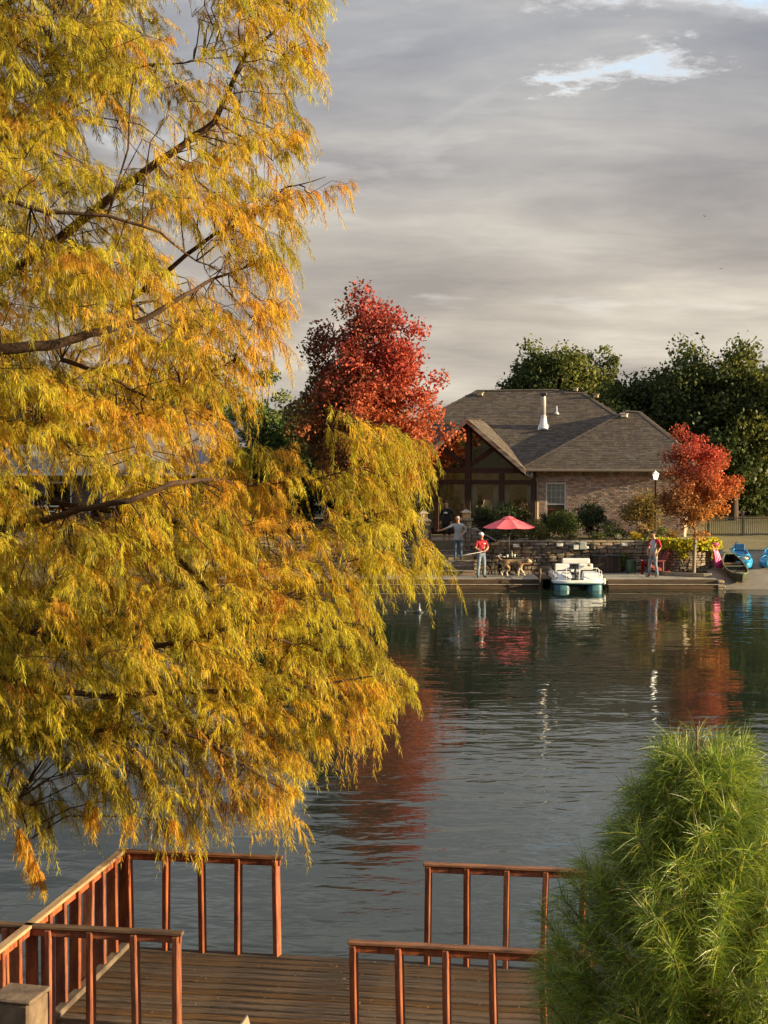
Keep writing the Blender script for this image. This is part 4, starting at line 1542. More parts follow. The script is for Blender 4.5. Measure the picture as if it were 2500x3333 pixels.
vine('sweet_potato_vine', 'green trailing vine on the wall top behind the man in the raglan shirt', sp, [(0.26, 0.30, 0.05), (0.18, 0.22, 0.04)], 72, 0.08, 700)
sp = [(9.12, 61.75, 0.48, .12, .08, .06), (9.4, 61.7, 0.62, .13, .08, .07), (9.6, 61.7, 0.82, .12, .08, .09), (9.72, 61.75, 0.98, .1, .06, .08)]
vine('creeping_vine', 'green creeper climbing the wall right of the black cabinet', sp, [(0.16, 0.22, 0.05), (0.09, 0.14, 0.035), (0.22, 0.24, 0.06)], 73, 0.085, 900)


# ================================================================== THE BIG BALD CYPRESS
CY_Y = 14.2
POLY = [(-520, -420), (700, -420), (930, -300), (1030, -120), (1050, 20), (1045, 120), (1010, 190), (1005, 270), (965, 330), (975, 440), (1000, 520), (1095, 555), (1085, 610), (1020, 650), (945, 720), (955, 800), (925, 850), (915, 940), (905, 1010), (905, 1080), (860, 1130), (845, 1190), (790, 1240), (770, 1310), (735, 1390), (800, 1430), (920, 1460), (960, 1530), (1040, 1500), (1110, 1440), (1120, 1360), (1180, 1315), (1290, 1320), (1345, 1400), (1375, 1480), (1340, 1560), (1310, 1620), (1330, 1690), (1370, 1740), (1420, 1790), (1400, 1840), (1290, 1860), (1215, 1880), (1190, 1960), (1180, 2040), (1230, 2090), (1300, 2150), (1320, 2220), (1270, 2270), (1200, 2330), (1150, 2370), (1060, 2380), (985, 2420), (975, 2520), (995, 2590), (930, 2640), (820, 2620), (700, 2610), (590, 2680), (520, 2650), (420, 2620), (330, 2590), (220, 2640), (130, 2660), (40, 2620), (-60, 2640), (-520, 2600)]
GAPS = [(585, 30, 100), (595, 150, 70), (430, 425, 75), (525, 400, 65), (350, 480, 55), (630, 790, 55), (655, 870, 65), (690, 940, 50), (330, 400, 45), (440, 960, 30), (130, 1540, 75), (235, 1590, 55), (320, 1625, 45), (350, 1145, 0), (1000, 1640, 40)]


PA = np.array(POLY, float)
PB = np.roll(PA, -1, 0)
PD_ = PB - PA
PL2 = (PD_ ** 2).sum(1)


def seg_dist(px, py):
    q = np.array([px, py])
    k = np.clip(((q - PA) * PD_).sum(1) / PL2, 0, 1)
    return float(np.sqrt(((PA + PD_ * k[:, None] - q) ** 2).sum(1)).min())


LIMBS = [  # photo-traced visible limbs (pixel x, pixel y, metres nearer/farther), start radius m
    ([(0, 1137, -1.25), (160, 1125, -1.25), (260, 1098, -1.20), (350, 1075, -1.15), (480, 1035, -1.05), (600, 960, -0.95), (700, 905, -.1), (830, 860, 0)], 0.050, 260),
    ([(-150, 1010, .4), (120, 830, .3), (340, 660, 0), (470, 560, -.1), (600, 470, -.1), (700, 395, -.1), (760, 260, 0), (800, 180, 0), (930, 70, .1), (980, -60, .1)], 0.050, 420),
    ([(-100, 600, -1.15), (0, 640, -1.25), (150, 690, -1.25), (350, 702, -1.25), (520, 755, -1.15), (640, 850, -.3), (760, 900, -.2)], 0.026, 260),
    ([(-60, 1760, -.4), (130, 1700, -.5), (260, 1655, -1.1), (420, 1630, -1.3), (560, 1572, -1.1), (690, 1560, -.3), (800, 1580, -.1), (1000, 1570, -.1), (1150, 1520, -.1), (1250, 1430, -.1)], 0.034, 240),
    ([(-40, 2170, -.6), (90, 2245, -.7), (350, 2268, -.7), (700, 2250, -.6), (950, 2243, -.5), (1120, 2215, -.4), (1250, 2190, -.3)], 0.036, 100),
    ([(-60, 2030, -.2), (120, 2060, -.3), (280, 2095, -.4), (430, 2110, -.4), (620, 2085, -.4), (760, 2040, -.4), (890, 1960, -.3), (1010, 1900, -.2), (1130, 1880, -.1)], 0.036, 120),
    ([(-60, 1180, .2), (20, 1240, -.1), (120, 1340, -.3), (240, 1475, -.4), (340, 1545, -.4), (430, 1610, -.3), (560, 1700, 0)], 0.022, 120),
    ([(-40, 1560, .5), (200, 1640, .4), (520, 1690, .2), (800, 1740, 0), (1000, 1720, -.1), (1180, 1700, -.1), (1330, 1740, 0)], 0.030, 180),
    ([(200, 1170, -.4), (330, 1210, -.4), (430, 1270, -.3), (560, 1330, -.2), (680, 1350, 0)], 0.018, 60),
    ([(380, 1650, .2), (560, 1800, 0), (700, 1930, -.3), (850, 2060, -.3), (1000, 2110, -.2), (1180, 2150, -.1), (1270, 2190, 0)], 0.024, 90),
    ([(-60, 2420, -.3), (200, 2380, -.5), (480, 2370, -.5), (640, 2400, -.5), (760, 2470, -.5), (870, 2540, -.4), (950, 2590, -.4)], 0.026, 60),
    ([(-40, 180, .2), (60, 100, .1), (200, 240, 0), (330, 300, 0), (470, 210, 0), (600, 205, 0), (690, 190, 0)], 0.026, 260),
    ([(0, 430, .3), (150, 400, .2), (300, 320, 0), (420, 300, -.2)], 0.020, 160),
    ([(100, 1440, .6), (300, 1380, .5), (480, 1340, .4), (640, 1230, .2), (760, 1180, 0)], 0.02, 80),
    ([(400, 990, .3), (560, 870, .3), (700, 760, .2), (830, 700, .1), (930, 610, .1), (1060, 575, .1)], 0.022, 60),
    ([(-60, 2560, -.1), (60, 2600, -.1), (90, 2700, -.1), (110, 2790, -.15), (130, 2850, -.15)], 0.014, 20),
    ([(-60, 60, .6), (160, -60, .5), (400, -180, .3), (620, -260, .2)], 0.04, 300),
]


VIS = [0, 1, 2, 8]


def limb_clear(px, py):
    best = 1e9
    for li in VIS:
        pts = LIMBS[li][0]
        n = len(pts) - 2
        for i in range(n):
            ax, ay, _ = pts[i]
            bx, by, _ = pts[i + 1]
            dx, dy = bx - ax, by - ay
            k = max(0, min(1, ((px - ax) * dx + (py - ay) * dy) / (dx * dx + dy * dy)))
            best = min(best, math.hypot(px - ax - k * dx, py - ay - k * dy))
    return best


def cypress():
    rng = np.random.default_rng(2024)
    rnd = random.Random(2024)
    tx = -5.5
    root = empty('bald_cypress', (tx, CY_Y, 0.4), label='huge golden bald cypress with feathery drooping sprays filling the left side', cat='tree')
    base = Vector((tx, CY_Y, 0.4))
    m = MB()
    m.tube([(0, 0, -0.6), (0, 0, 0.1), (0.03, 0, 1.5), (0.0, 0.05, 4), (0.08, 0, 7), (0.1, 0.05, 10), (0.1, 0, 13)], [0.55, 0.42, 0.32, 0.27, 0.22, 0.15, 0.04], 14)
    limb_pts = []
    twigs = MB()
    for pts, r0, drop in LIMBS:
        P = [W(x, y, CY_Y + dy) for x, y, dy in pts]
        if pts[0][0] < 150:
            s = P[0]
            t0 = Vector((tx, CY_Y, s.z - drop / 354.0))
            P = [t0, t0.lerp(s, 0.5) + Vector((0, 0, 0.1))] + P
        rad = [r0 * (1.25 - 1.1 * i / (len(P) - 1)) for i in range(len(P))]
        # resample a little with wiggle
        Q, QR = [], []
        for i in range(len(P) - 1):
            for k in range(3):
                t = k / 3
                wv = Vector((0, rnd.uniform(-.012, .012), rnd.uniform(-.012, .012))) if k else Vector()
                Q.append(P[i].lerp(P[i + 1], t) + wv)
                QR.append(lerp(rad[i], rad[i + 1], t))
        Q.append(P[-1])
        QR.append(rad[-1])
        m.tube([q - base for q in Q], QR, 8)
        for q, r_ in zip(Q, QR):
            limb_pts.append(((q.x, q.y, q.z), r_))
    m.build('trunk', M_cbark, root, True)
    LP = np.array([p for p, r in limb_pts])
    # boughs: blue-noise centres inside the crown's outline, each at its own depth
    boughs = []
    BA = np.zeros((1600, 3))
    tries = 0
    while len(boughs) < 1260 and tries < 80000:
        tries += 1
        px = rnd.uniform(-480, 1420)
        py = rnd.uniform(-400, 2680)
        if not inpoly(px, py, POLY):
            continue
        if (px < -120 or py < -150) and rnd.random() < 0.6:
            continue
        if any(math.hypot(px - gx, (py - gy)) < gr + 38 for gx, gy, gr in GAPS):
            continue
        if rnd.random() < 0.8 and limb_clear(px, py + 20) < 42:
            continue
        d = seg_dist(px, py)
        half = 0.12 + min(1.35, d / 354 * 0.95)
        Y = CY_Y + rnd.uniform(-1, 1) * half
        if boughs:
            if ((BA[:len(boughs), 0] - px) ** 2 + ((BA[:len(boughs), 1] - py) * 1.1) ** 2 + ((BA[:len(boughs), 2] - Y) * 100) ** 2).min() < 49 ** 2:
                continue
        BA[len(boughs)] = (px, py, Y)
        boughs.append((px, py, Y))
    # the far side of the crown, leaning out over the water
    while len(boughs) < 1410:
        px, py = rnd.uniform(-300, 820), rnd.uniform(900, 2560)
        if inpoly(px, py, POLY) and seg_dist(px, py) > 150:
            boughs.append((px, py, CY_Y + rnd.uniform(1.5, 3.6)))
    S0, AX, LEN, COL, DRP = [], [], [], [], []
    ORANGE, GOLD, LIME, OLIVE, RUST = (np.array(c) for c in ((0.76, 0.43, 0.065), (0.80, 0.62, 0.06), (0.62, 0.63, 0.06), (0.22, 0.25, 0.035), (0.64, 0.31, 0.065)))
    for (px, py, Y) in boughs:
        c = W(px, py, Y)
        ca = np.array(c)
        dd = np.linalg.norm(LP - ca - np.array([-0.35, 0, 0.05]), axis=1)
        j = int(dd.argmin())
        s = Vector(LP[j])
        edge = seg_dist(px, py)
        out = Vector((0.8 + rnd.uniform(-.6, .3), rnd.uniform(-.9, .9) + (Y - CY_Y) * 0.3, rnd.uniform(-0.75, 0.6)))
        out.normalize()
        if py > 2450:
            out.z -= 0.5
        bl = rnd.uniform(0.45, 0.75) if edge > 90 else rnd.uniform(0.25, 0.42)
        b0 = c - out * bl * 0.55
        b1 = c + out * bl * 0.45 - Vector((0, 0, bl * 0.18))
        # woody twig from the limb to the bough and along it
        r = 0.0055 if (s - b0).length < 1.2 else 0.0075
        if (s - b0).length < 2.2:
            L0 = (s - b0).length
            j1, j2 = (Vector((rnd.uniform(-.09, .09), rnd.uniform(-.09, .09), rnd.uniform(-.02, .12))) * L0 for _ in range(2))
            twigs.tube([s - base, s.lerp(b0, 0.35) + j1 - base, s.lerp(b0, 0.7) + j2 - base, b0 - base, c - base + Vector((0, 0, .03)), b1 - base], [r * 1.3, r * 1.1, r, r * 0.8, r * 0.5, 0.0015], 4, caps=False)
        # colour of the bough
        h = rnd.random()
        gr = math.sin(px * 0.0042 + 1.3) + math.sin(py * 0.0031 + px * 0.002) + rnd.uniform(-1.2, 1.2)
        if h < 0.10:
            cb = RUST * 0.5 + ORANGE * 0.5
        elif gr > 0.2:
            cb = LIME
        elif gr > -0.75:
            cb = GOLD
        else:
            cb = ORANGE * 0.55 + GOLD * 0.45
        if rnd.random() < (0.55 if (py > 1950 and px < 520) else 0.2):  # extra olive at lower left paints the crown's shade into the needles
            cb = OLIVE * 0.7 + LIME * 0.3
        ns = 9
        for k in range(ns):
            t = k / (ns - 1)
            S0.append(b0.lerp(b1, t * 0.95) + Vector((0, 0, 0.02)))
            sgn = 1 if k % 2 else -1
            side = Vector((-out.y, out.x, 0)) * sgn * rnd.uniform(0.3, 1.0)
            a = (out * rnd.uniform(0.3, 1.0) + side + Vector((rnd.uniform(-.3, .3), 0, rnd.uniform(-0.6, 0.6))))
            AX.append(a.normalized())
            LEN.append(rnd.uniform(0.13, 0.36) * (1.15 - 0.35 * t) * (0.8 if edge < 60 else 1))
            DRP.append(rnd.uniform(0.15, 1.15) if edge > 110 else rnd.uniform(0.7, 1.7))
            mixk = rnd.uniform(0.0, 0.55)
            COL.append((cb * (1 - mixk) + rnd.choice((GOLD, LIME, ORANGE)) * mixk) * rnd.uniform(0.75, 1.15))
    # the single hanging spray at lower left
    for (px, py) in [(60, 2690), (85, 2730), (100, 2770), (115, 2800), (125, 2830), (70, 2710), (300, 2640), (290, 2600), (310, 2620), (560, 2660), (420, 2650)]:
        for k in range(5):
            S0.append(W(px + rnd.uniform(-8, 8), py, CY_Y - 0.15 + rnd.uniform(-.06, .06)))
            AX.append(Vector((rnd.uniform(-.5, .5), rnd.uniform(-.4, .4), -0.6)).normalized())
            LEN.append(rnd.uniform(0.1, 0.16))
            DRP.append(0.9)
            COL.append(ORANGE * 0.7 + GOLD * 0.3)
    S0 = np.array([tuple(v) for v in S0]) - np.array(base)
    AX = np.array([tuple(v) for v in AX])
    LEN, DRP, COL = np.array(LEN), np.array(DRP), np.array(COL)
    ns = len(S0)
    NB = 62
    tt = np.tile(np.linspace(0.04, 1.0, NB), (ns, 1)) + rng.uniform(-.02, .02, (ns, NB))
    X0 = S0[:, None, :] + AX[:, None, :] * (LEN[:, None] * tt)[..., None]
    X0[..., 2] -= (DRP * LEN)[:, None] * tt ** 2
    # thin twiglet along every spray
    tv = np.array([0, 0.35, 0.7, 1.0])
    AXP = S0[:, None, :] + AX[:, None, :] * (LEN[:, None] * tv)[..., None]
    AXP[..., 2] -= (DRP * LEN)[:, None] * tv ** 2
    # branchlets
    tang = np.repeat(AX[:, None, :], NB, 1).copy()
    tang[..., 2] -= (2 * DRP)[:, None] * tt
    tang /= np.linalg.norm(tang, axis=2)[..., None]
    rn = rng.normal(size=(ns, NB, 3))
    rn -= (rn * tang).sum(2)[..., None] * tang
    rn /= np.linalg.norm(rn, axis=2)[..., None]
    pn = rng.normal(size=(ns, 1, 3))
    pn = pn - (pn * tang).sum(2)[..., None] * tang
    pn /= np.linalg.norm(pn, axis=2)[..., None]
    sg_ = np.where(np.arange(NB) % 2, 1.0, -1.0)[None, :, None]
    d0 = tang * 0.62 + pn * sg_ * 0.62 + rn * 0.38
    d0[..., 2] -= 0.16
    d0 /= np.linalg.norm(d0, axis=2)[..., None]
    bl = rng.uniform(0.035, 0.095, (ns, NB)) * (1.15 - 0.5 * tt)
    nbr = ns * NB
    X0, d0, bl = X0.reshape(-1, 3), d0.reshape(-1, 3), bl.reshape(-1)
    g = rng.uniform(0.05, 1.0, nbr)
    wd = rng.normal(size=(nbr, 3))
    wd[:, 2] *= 0.3
    wd -= (wd * d0).sum(1)[:, None] * d0
    wd /= np.linalg.norm(wd, axis=1)[:, None]
    wid = 0.0027 * rng.uniform(0.7, 1.35, nbr)
    V = np.empty((nbr, 4, 3), np.float32)
    mid = X0 + d0 * (bl * 0.45)[:, None]
    tip = X0 + d0 * bl[:, None]
    tip[:, 2] -= bl * g
    mid[:, 2] -= bl * g * 0.2
    V[:, 0] = X0
    V[:, 1] = mid - wd * wid[:, None]
    V[:, 2] = tip
    V[:, 3] = mid + wd * wid[:, None]
    Fq = np.arange(nbr * 4).reshape(nbr, 4)
    c0 = np.repeat(COL, NB, 0)
    tfl = tt.reshape(-1)
    # twig end of a spray is browner, its tip fresher yellow-green
    fresh = np.clip(tfl * 0.75 + rng.normal(size=nbr) * 0.15, 0, 1)[:, None]
    warm = c0 * np.array([1.0, 0.82, 0.9])
    cbase = warm * (1 - fresh) + (c0 * 0.5 + np.array([0.62, 0.54, 0.05]) * 0.5) * fresh
    tint = np.repeat(cbase[:, None, :], 4, 1)
    tint[:, 0] *= np.array([0.92, 0.86, 0.9])
    tint[:, 2] *= np.array([1.05, 1.06, 1.0])
    link('crown', arr_mesh('crown', V.reshape(-1, 3), Fq, M_needle, tint.reshape(-1, 3)), root)
    # twiglets as 3-sided prisms
    n4 = len(tv)
    TV = np.empty((ns, n4, 3, 3), np.float32)
    for k in range(3):
        a = 2 * PI * k / 3
        TV[:, :, k, :] = AXP + (np.array([math.cos(a), math.sin(a), 0.0]) * np.linspace(0.0035, 0.001, n4)[:, None])[None]
    Fl = []
    bi = (np.arange(ns) * n4 * 3)[:, None]
    for i in range(n4 - 1):
        for k in range(3):
            k2 = (k + 1) % 3
            Fl.append(bi + np.array([[i * 3 + k, i * 3 + k2, (i + 1) * 3 + k2, (i + 1) * 3 + k]]))
    link('twiglets', arr_mesh('twiglets', TV.reshape(-1, 3), np.concatenate(Fl, 0), M_cbark), root)
    twigs.build('twigs', M_cbark, root)
    print('cypress boughs', len(boughs), 'branchlets', nbr)


cypress()


# ================================================================== FOREGROUND PINE
def pine():
    rng = np.random.default_rng(5)
    rnd = random.Random(5)
    bx, by = 1.74, 8.3
    bz = ground_z(bx, by)
    root = empty('pine_sapling', (bx, by, bz), label='bushy young pine with long green needles in the right foreground', cat='tree')
    H_ = 3.66 - bz
    prof = [(0.0, 0.82), (0.6, 0.84), (0.96, 0.80), (1.35, 0.68), (1.65, 0.48), (1.9, 0.27), (2.08, 0.12), (H_, 0.03)]

    def rad(z):
        for (a, ra), (b_, rb) in zip(prof, prof[1:]):
            if a <= z <= b_:
                return lerp(ra, rb, (z - a) / (b_ - a))
        return 0.05
    m = MB()
    m.tube([(0, 0, -0.2), (0.0, 0, 0.3), (0.03, 0, 1.0), (-0.02, 0.02, 1.7), (-0.02, 0, H_), (-0.02, 0, H_ + 0.10)], [0.055, 0.045, 0.036, 0.025, 0.012, 0.007], 8)
    twr, twd, twl = [], [], []
    ga = 0.0
    for i in range(560):
        z = 0.25 + (H_ - 0.3) * ((i / 430.0) if i < 430 else (i - 430) / 130.0) ** 0.85
        ga += 2.39996 + rnd.uniform(-.3, .3)
        r = rad(z) * (rnd.uniform(0.35, 1.0) ** 0.7 if i < 430 else rnd.uniform(0.1, 0.5)) * (1 + 0.16 * math.sin(ga * 2 + z * 3))
        tip = Vector((math.cos(ga) * r, math.sin(ga) * r, z))
        z0 = max(0.1, z - r * 0.55)
        s = Vector((0, 0, z0))
        mid = s.lerp(tip, 0.6) - Vector((0, 0, 0.08 * r))
        m.tube([s, mid, tip], [0.012, 0.009, 0.004], 5, caps=False)
        d = (tip - mid).normalized()
        d = (d + Vector((0, 0, 0.35))).normalized()
        twr.append(tip)
        twd.append(d)
        twl.append(rnd.uniform(0.16, 0.30))
        m.tube([tip, tip + d * twl[-1] * 0.8], [0.005, 0.003], 4)
    # top candles
    for dx, dy, hh in ((-0.02, 0, 0.22), (0.05, 0.03, 0.13), (-0.08, 0.02, 0.10)):
        m.tube([(dx, dy, H_ - 0.05), (dx * 1.2, dy, H_ + hh)], [0.008, 0.006], 6)
    m.build('trunk', mat('pine_shoot', (0.20, 0.105, 0.05), 0.85, (0.10, 0.055, 0.03), 9), root, True)
    NP = 230
    n = len(twr)
    T0 = np.array([tuple(v) for v in twr])
    D = np.array([tuple(v) for v in twd])
    TL = np.array(twl)
    t = rng.uniform(-0.7, 1.0, (n, NP))
    P0 = T0[:, None, :] + D[:, None, :] * (TL[:, None] * t)[..., None]
    rn = rng.normal(size=(n, NP, 3))
    rn -= (rn * D[:, None, :]).sum(2)[..., None] * D[:, None, :]
    rn /= np.linalg.norm(rn, axis=2)[..., None]
    ang = rng.uniform(0.35, 1.15, (n, NP))
    nd = D[:, None, :] * np.cos(ang)[..., None] + rn * np.sin(ang)[..., None]
    NN_ = n * NP
    P0, nd = P0.reshape(-1, 3), nd.reshape(-1, 3)
    ln = rng.uniform(0.12, 0.22, NN_)
    sag = rng.uniform(0.05, 0.6, NN_)
    wd = rng.normal(size=(NN_, 3))
    wd -= (wd * nd).sum(1)[:, None] * nd
    wd /= np.linalg.norm(wd, axis=1)[:, None]
    wv = 0.0011 * rng.uniform(0.8, 1.4, NN_)
    V = np.empty((NN_, 6, 3), np.float32)
    for k, (tk, wk) in enumerate(((0, 1.0), (0.5, 1.0), (1.0, 0.15))):
        c = P0 + nd * (ln * tk)[:, None]
        c[:, 2] -= ln * sag * tk * tk
        V[:, 2 * k] = c - wd * (wv * wk)[:, None]
        V[:, 2 * k + 1] = c + wd * (wv * wk)[:, None]
    b8 = (np.arange(NN_) * 6)[:, None]
    Fq = np.concatenate([b8 + np.array([[0, 1, 3, 2]]), b8 + np.array([[2, 3, 5, 4]])], 0)
    pal = np.array([(0.14, 0.23, 0.025), (0.24, 0.33, 0.034), (0.42, 0.46, 0.05), (0.07, 0.13, 0.02)])
    cc = pal[rng.integers(0, 4, NN_)]
    tuft = np.repeat(rng.uniform(0.75, 1.25, n), NP)[:, None]
    cc = cc * tuft
    dry = rng.uniform(0, 1, NN_) < 0.035
    cc[dry] = (0.42, 0.33, 0.14)
    link('crown', arr_mesh('crown', V.reshape(-1, 3), Fq, M_pine, np.repeat(cc, 6, 0)), root)


pine()


# ================================================================== NEAR DECK
PD = R(9)
DC = Vector((-2.56, 14.85, 0))
DL = Vector((math.cos(PD), -math.sin(PD), 0))
DD = Vector((math.sin(PD), math.cos(PD), 0))
DKZ = 0.5


def du(px, v):
    """u on the deck where the sight column px crosses the line v"""
    k = (px - CX) / F
    # (DC.x + u*DL.x + v*DD.x) = k*(DC.y + u*DL.y + v*DD.y)
    return (k * (DC.y + v * DD.y) - DC.x - v * DD.x) / (DL.x - k * DL.y)


deck = empty('wooden_deck', (DC.x, DC.y, 0), -PD, label='brown plank deck over the water in the foreground', cat='deck')
rnd = random.Random(9)
DU = 5.35
NPL = 25
pv = 0.0
for i in range(NPL):
    joint = rnd.choice((1.7, 2.4, 3.1, 3.6))
    for a, b in ((-0.06, DU),):
        mb = MB()
        w = 0.123 + rnd.uniform(-.006, .004)
        mb.box((0, 0, 0), (b - a, w, 0.034), bev=0.006)
        o = mb.build('plank', M_plank, deck)
        o.location = ((a + b) / 2, -0.07 - i * 0.149, DKZ - 0.017 + rnd.uniform(-.003, .003))
        o.rotation_euler = (rnd.uniform(-.02, .02), rnd.uniform(-.0012, .0012), rnd.uniform(-.0016, .0016))
for v in (-0.25, -1.6, -3.2):
    one('joist', deck, M_oldwood, lambda m: m.box((DU / 2, v, DKZ - 0.14), (DU, 0.06, 0.2)))
one('rim_board', deck, M_oldwood, lambda m: m.box((DU / 2, 0.022, DKZ - 0.13), (DU + 0.1, 0.04, 0.22)))
one('rim_board', deck, M_oldwood, lambda m: m.box((-0.085, -1.85, DKZ - 0.13), (0.04, 3.7, 0.22)))
one('kick_plate', deck, M_oldwood, lambda m: m.box((0.035, -1.86, DKZ + 0.03), (0.09, 3.6, 0.055), bev=0.008))
for u in (0.05, 2.7, 5.2):
    for v in (-0.1, -1.9, -3.5):
        one('pile', deck, M_oldwood, lambda m: m.box((u, v, -0.5), (0.12, 0.12, 1.5)))

RT = 0.955


def railing(label, p0, p1, posts, wide=0.049, deep=0.10, lean=0.0, jit=0.018, top=None):
    """p0,p1: (u,v) ends of the top rail; posts: list of (u,v)"""
    root = empty('deck_railing', DC + DL * p0[0] + DD * p0[1] + Vector((0, 0, DKZ)), -PD, label=label, cat='railing', group='red railings of the near deck')
    a = Vector((0, 0, 0))
    b = Vector((p1[0] - p0[0], p1[1] - p0[1], 0))
    L_ = (b - a).length
    an = math.atan2(b.y, b.x)
    mb = MB()
    mb.box((L_ / 2, 0, 0), (L_ + 0.05, 0.078, 0.030), bev=0.006)
    o = mb.build('top_rail', top or M_railtop, root)
    o.location = (0, 0, RT)
    o.rotation_euler = (0, -0.0, an)
    mb = MB()
    mb.box((L_ / 2, 0, 0), (L_ + 0.02, 0.040, 0.06), bev=0.004)
    o = mb.build('under_rail', M_deckred, root)
    o.location = (0, 0, RT - 0.048)
    o.rotation_euler = (0, 0, an)
    for (u, v) in posts:
        mb = MB()
        mb.box((0, 0, -0.005), (wide, deep, RT + 0.03), bev=0.006)
        o = mb.build('spindle', M_deckred, root)
        o.location = (u - p0[0], v - p0[1], RT / 2 - 0.03)
        o.rotation_euler = (rnd.uniform(-jit, jit), lean + rnd.uniform(-jit, jit), -0.13 + rnd.uniform(-.06, .06))
    return root


fv = -0.05
railing('red spindle railing along the far edge, left of the opening', (0.0, fv), (du(900, fv) + 0.02, fv), [(du(x, fv), fv) for x in (412, 533, 651, 770, 896)])
railing('red spindle railing along the far edge, right of the opening', (du(1388, fv), fv), (5.2, fv), [(du(x, fv), fv) for x in (1395, 1523, 1653, 1778, 1905, 2030, 2120)], lean=0.012)
nv = -2.42
railing('red spindle railing in the left foreground with dark top rail', (-0.9, nv), (du(578, nv), nv), [(du(x, nv), nv) for x in (10, 148, 283, 431, 566)], wide=0.049, top=M_raildark)
railing('red spindle railing in the foreground running behind the pine', (du(1142, nv), nv), (4.9, nv), [(du(x, nv), nv) for x in (1152, 1304, 1458, 1612, 1780, 1930, 2090)], wide=0.049, lean=-0.02)
railing('red side railing along the left edge of the deck', (0.0, 0.0), (0.0, -3.55), [(0.0, -0.02 - 0.335 * k) for k in range(11)], wide=0.10, deep=0.045, top=M_railpale)

q = W(60, 3240, 11.2)
nb = one('timber_block', None, M_oldwood, lambda m: (m.box((0, 0, -0.7), (0.33, 0.33, 1.4), bev=0.02), m.box((0.01, 0.0, 0.012), (0.355, 0.355, 0.03), bev=0.012)))
nb.location = q
nb.rotation_euler = (0, 0, -0.25)
tag(nb, 'weathered square timber post top in the bottom left corner', 'post')
q = W(800, 3303, 11.0)
stk = one('wooden_stake', None, M_trim, lambda m: m.add([(-.035, -.015, -1.2), (.035, -.015, -1.2), (.035, .015, -1.2), (-.035, .015, -1.2), (-.035, -.015, -.07), (.035, -.015, -.07), (.035, .015, -.07), (-.035, .015, -.07), (0.012, -.015, 0), (0.012, .015, 0)],
      [(0, 1, 5, 8, 4), (3, 7, 9, 6, 2), (1, 2, 6, 5), (0, 4, 7, 3), (4, 8, 9, 7), (5, 6, 9, 8), (3, 2, 1, 0)]))
stk.location = q
stk.rotation_euler = (0, 0.06, 0.3)
tag(stk, 'pale pointed wooden stake tip at the bottom edge of the deck', 'stake')

# fallen cypress needles on the deck
rng = np.random.default_rng(3)
n = 520
Pu, Pv = rng.uniform(0.1, 4.6, n), rng.uniform(-3.3, -0.05, n)
P = np.stack([Pu, Pv, np.full(n, DKZ + 0.010)], 1)
V, Fq = leaf_quads(P, rng, 0.035, 0, 0.35)
V[:, 2] = DKZ + 0.006 + (V[:, 2] - DKZ) * 0.25
lt = link('leaf_litter', arr_mesh('leaf_litter', V, Fq, M_leaf, np.repeat(np.array([(0.35, 0.2, 0.07), (0.2, 0.12, 0.05)])[rng.integers(0, 2, n)], 4, 0)))
lt.location = (DC.x, DC.y, 0)
lt.rotation_euler = (0, 0, -PD)
tag(lt, 'scattered dry leaf litter on the deck planks', 'leaves', kind='stuff')


# ================================================================== PEOPLE AND DOGS
def skinned(name, nodes, edges, tags, mats, parent=None, sub=2, root=0):
    """nodes: {key:(x,y,z,rx[,ry])}; tags: {key: material index}; one continuous skin"""
    keys = list(nodes)
    ix = {k: i for i, k in enumerate(keys)}
    me = bpy.data.meshes.new(name + '_sk')
    me.from_pydata([nodes[k][:3] for k in keys], [(ix[a], ix[b]) for a, b in edges], [])
    ob = bpy.data.objects.new(name + '_sk', me)
    col.objects.link(ob)
    md = ob.modifiers.new('skin', 'SKIN')
    md.use_smooth_shade = True
    md.branch_smoothing = 0.3
    if not me.skin_vertices:
        bpy.context.view_layer.objects.active = ob
    sv = me.skin_vertices[0].data
    for i, k in enumerate(keys):
        r = nodes[k][3:]
        sv[i].radius = (r[0], r[1] if len(r) > 1 else r[0])
        sv[i].use_root = (i == root)
    s2 = ob.modifiers.new('sub', 'SUBSURF')
    s2.levels = sub
    s2.render_levels = sub
    bpy.context.view_layer.update()
    dg = bpy.context.evaluated_depsgraph_get()
    res = bpy.data.meshes.new_from_object(ob.evaluated_get(dg))
    bpy.data.objects.remove(ob)
    res.name = name
    res.materials.clear()
    for m in mats:
        res.materials.append(m)
    segs = [(Vector(nodes[a][:3]), Vector(nodes[b][:3]), tags.get(a, 0), tags.get(b, 0)) for a, b in edges]
    for p in res.polygons:
        c = p.center
        best, bi = 1e9, 0
        for a, b, ta, tb in segs:
            d = b - a
            t = max(0, min(1, (c - a).dot(d) / max(d.length_squared, 1e-9)))
            dist = (c - a - d * t).length
            if dist < best:
                best, bi = dist, (ta if t < 0.5 else tb)
        p.material_index = bi
        p.use_smooth = True
    return link(name, res, parent)


